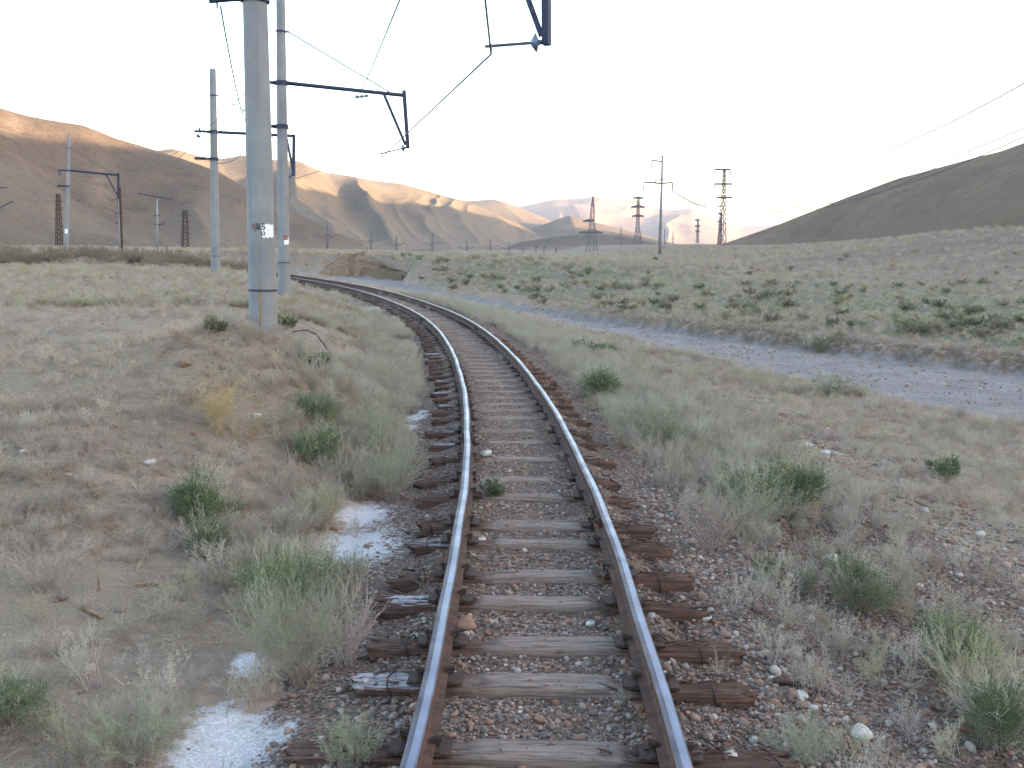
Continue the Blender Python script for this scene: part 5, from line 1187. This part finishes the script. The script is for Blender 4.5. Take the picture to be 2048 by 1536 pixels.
# ------------------------------------------------------------------ single shrubs
def shrub(px, py, wpx, hpx, typ, label, seed, cat='shrub', name='shrub', dz=0.0):
    p, dep = hit(px, py); W = wpx * dep / 2000; Hh = hpx * dep / 2000; root = empty(name, (p[0], p[1], p[2] + dz), label, cat)
    if typ in ('green', 'greeny'):
        f, st = shrub_parts(seed, W, Hh * 1.05, int(np.clip(3900 * (wpx / 110) ** 1.2, 1200, 8500)), (typ, 'stick'), max(.017, min(.05, .0023 * dep)), 9 if wpx > 70 else 6); obj_from_mesh('foliage', f, root); obj_from_mesh('stem', st, root); obj_from_mesh('dry_stem', sagebush(seed + 500, Hh * 1.15, W * .56, int(26 * max(1, wpx / 90)), 8, 3, ('sagey' if seed % 2 else 'sage', 'deadbush'), max(.015, .002 * dep)), root)
    elif typ in ('sage', 'sagey', 'deadbush', 'thistle'):
        m = {'sage': ('sagegreen', 'deadbush'), 'sagey': ('sagey', 'straw'), 'deadbush': ('deadbush', 'deadbush'), 'thistle': ('thistle', 'thistle')}[typ]
        k = max(1.0, wpx / 90); me = sagebush(seed, Hh, W / 2, int(22 * k), 11, 9 if typ != 'deadbush' else 2, m, max(.015, .0021 * dep)); o = obj_from_mesh('foliage', me, root)
    return root, p, dep, W, Hh
shrub(430, 1045, 150, 100, 'green', 'dark green dense shrub on bare sand left of the track, above a yellower one', 401)
shrub(412, 1112, 105, 75, 'greeny', 'yellow-green low shrub just in front of the dark green one on bare sand', 402)
shrub(575, 1225, 220, 130, 'green', 'large green shrub near the left side of the track, behind tall grey herb stems', 403)
shrub(690, 1200, 110, 95, 'sage', 'pale herb growing at the right flank of the large green shrub beside the track', 404, 'herb', 'herb_bush')
shrub(600, 1372, 230, 225, 'sage', 'big airy grey-green herb in front of the large green shrub by the sleepers', 405, 'herb', 'herb_bush')
shrub(528, 1350, 140, 190, 'sage', 'tall pale grey herb at the left side of the big airy one', 406, 'herb', 'herb_bush')
shrub(690, 1330, 150, 170, 'deadbush', 'brownish dried herb leaning over the sleeper ends right of the big airy one', 407, 'herb', 'herb_bush')
shrub(634, 852, 64, 62, 'green', 'dark bushy shrub, upper of two along the ditch left of the track', 408)
shrub(636, 935, 100, 78, 'green', 'dark shrub under the upper one in the ditch, wrapped in pale herbs', 409)
shrub(725, 803, 34, 28, 'green', 'very small dark shrub right of the upper ditch shrub', 410)
shrub(622, 737, 62, 28, 'green', 'low flat green shrub on the slope below the bent iron wire', 411)
shrub(428, 665, 46, 28, 'greeny', 'small grey-green shrub left of the nearest mast foot', 412)
shrub(572, 660, 34, 28, 'green', 'small green shrub touching the right side of the nearest mast foot', 413)
shrub(1172, 714, 56, 34, 'green', 'bright green small shrub right of the curve, with a smaller one beside it', 414)
shrub(1213, 712, 30, 22, 'green', 'tiny green shrub right beside the bright small one at the curve', 415)
shrub(1200, 802, 76, 66, 'green', 'upright green shrub among pale herbs right of the track', 416)
shrub(1580, 1030, 118, 112, 'green', 'big dark green shrub on the right slope, half hidden by a grey bush', 417)
shrub(1500, 1030, 110, 100, 'greeny', 'yellowish green shrub left of the big dark one on the right slope', 418)
shrub(1505, 1075, 190, 135, 'sage', 'grey feathery bush in front of the big dark green shrub on the right', 419, 'herb', 'herb_bush')
shrub(1420, 1105, 190, 130, 'deadbush', 'dry greyish pink bush beside the right sleeper ends', 420, 'dry bush', 'dry_bush')
shrub(1887, 953, 58, 40, 'green', 'small round green shrub standing alone on the far right gravel', 421)
r_, p_, dep_, W_, H_ = shrub(1715, 1228, 140, 105, 'greeny', 'green shrub on the gravel with one dead white stalk standing in it', 422)
wst = [P(1706, 1208, dep_ - .2), P(1700, 1165, dep_ - .2), P(1696, 1125, dep_ - .2)]; tube_obj('dead_stalk', wst, .015, M['pale'], r_, 6)
shrub(1610, 1185, 70, 50, 'sage', 'grey-green low herb left of the shrub with the white stalk', 423, 'herb', 'herb_bush')
shrub(1540, 1165, 60, 50, 'greeny', 'small yellowish herb between the dry bush and the white-stalk shrub', 424, 'herb', 'herb_bush')
shrub(1920, 1345, 180, 115, 'green', 'wide green shrub at the right edge, upper of two', 425)
shrub(2000, 1500, 210, 150, 'green', 'wide green shrub in the lower right corner of the ground', 426)
shrub(1960, 1420, 240, 150, 'sagey', 'sprawling thin herb between the two wide right edge shrubs', 427, 'herb', 'herb_bush')
shrub(15, 1450, 170, 110, 'green', 'dark green shrub cut by the left edge of the picture', 428)
shrub(1660, 792, 96, 46, 'sage', 'pale grey-green bush beside the dry river bed on the near side', 429)
shrub(1632, 707, 58, 28, 'greeny', 'olive round bush at the foot of the far river bank', 430)
shrub(1500, 715, 50, 22, 'greeny', 'olive low bush on the sandy edge across the dry river bed', 431) if False else None
shrub(440, 868, 105, 118, 'thistle', 'yellow dead straw bush on the small rubble mound left of the track', 432, 'dry bush', 'dry_bush')
shrub(1255, 890, 150, 95, 'sage', 'wide pale grey bush at the right rail side where the track bends', 433, 'herb', 'herb_bush')
shrub(1330, 900, 120, 80, 'sage', 'pale grey bush right beside the wide one at the bend', 434, 'herb', 'herb_bush')
shrub(790, 1000, 150, 130, 'sage', 'tall pale herb overhanging the left sleeper ends in the middle distance', 435, 'herb', 'herb_bush')
shrub(740, 930, 130, 120, 'sage', 'pale green herb behind the one that overhangs the left sleepers', 436, 'herb', 'herb_bush')
shrub(640, 1060, 130, 90, 'sagey', 'yellowish pale herb above the white salt patch', 437, 'herb', 'herb_bush')
shrub(980, 995, 62, 32, 'greeny', 'small fresh green weed between the rails', 438, 'weed', 'green_weed')
shrub(700, 1530, 150, 90, 'sage', 'thin pale herb stems at the bottom in front of the sleeper end', 439, 'herb', 'herb_bush')
shrub(280, 1530, 260, 130, 'sage', 'sparse pale herb along the bottom edge left of the salt', 440, 'herb', 'herb_bush')
shrub(1600, 1530, 190, 90, 'sage', 'thin pale herb beside the broken end of the nearest right sleeper', 442, 'herb', 'herb_bush')
shrub(90, 1180, 200, 110, 'deadbush', 'tangle of pale dead stalks on the sand at the left', 443, 'dry bush', 'dry_bush')
shrub(100, 482, 36, 12, 'green', 'dark green bush far off at the foot of the lattice mast on the left', 444) if False else None

# sticks, stray wire, salted shine
def stick(name, pts, r, label, mat='stick', cat='stick'):
    o = MB().tube(pts, r, 6).build(name, M[mat], smooth=True); return put(o, label=label, cat=cat)
def gpt(px, py, dz=.02): p, d = hit(px, py); p[2] += dz; return p
stick('wooden_stick', [gpt(1545, 1370, .03), gpt(1590, 1378, .035), gpt(1652, 1394, .02)], [.022, .026, .014], 'reddish splintered stick lying on the gravel right of the sleeper ends', 'wood')
a_, dp_ = hit(170, 1225)
stick('bent_stick', [gpt(205, 1245), gpt(168, 1222), P(186, 1200, dp_), P(198, 1178, dp_), P(196, 1150, dp_)], [.012, .02, .018, .014, .008], 'bent dry stick rising from the bare sand at the left')
stick('lying_twig', [gpt(272, 1178), gpt(310, 1176), gpt(352, 1172), gpt(392, 1162)], [.010, .014, .014, .008], 'thin orange-brown twig lying on the sand left of the track')
a_, dp_ = hit(672, 722)
stick('bent_wire_rod', [gpt(585, 667), P(612, 660, dp_ + 1.4), P(632, 668, dp_ + .9), P(652, 694, dp_ + .4), gpt(675, 728, 0)], .018, 'dark bent iron rod sticking out of the ditch slope near the nearest mast', 'ironwire', 'iron rod')
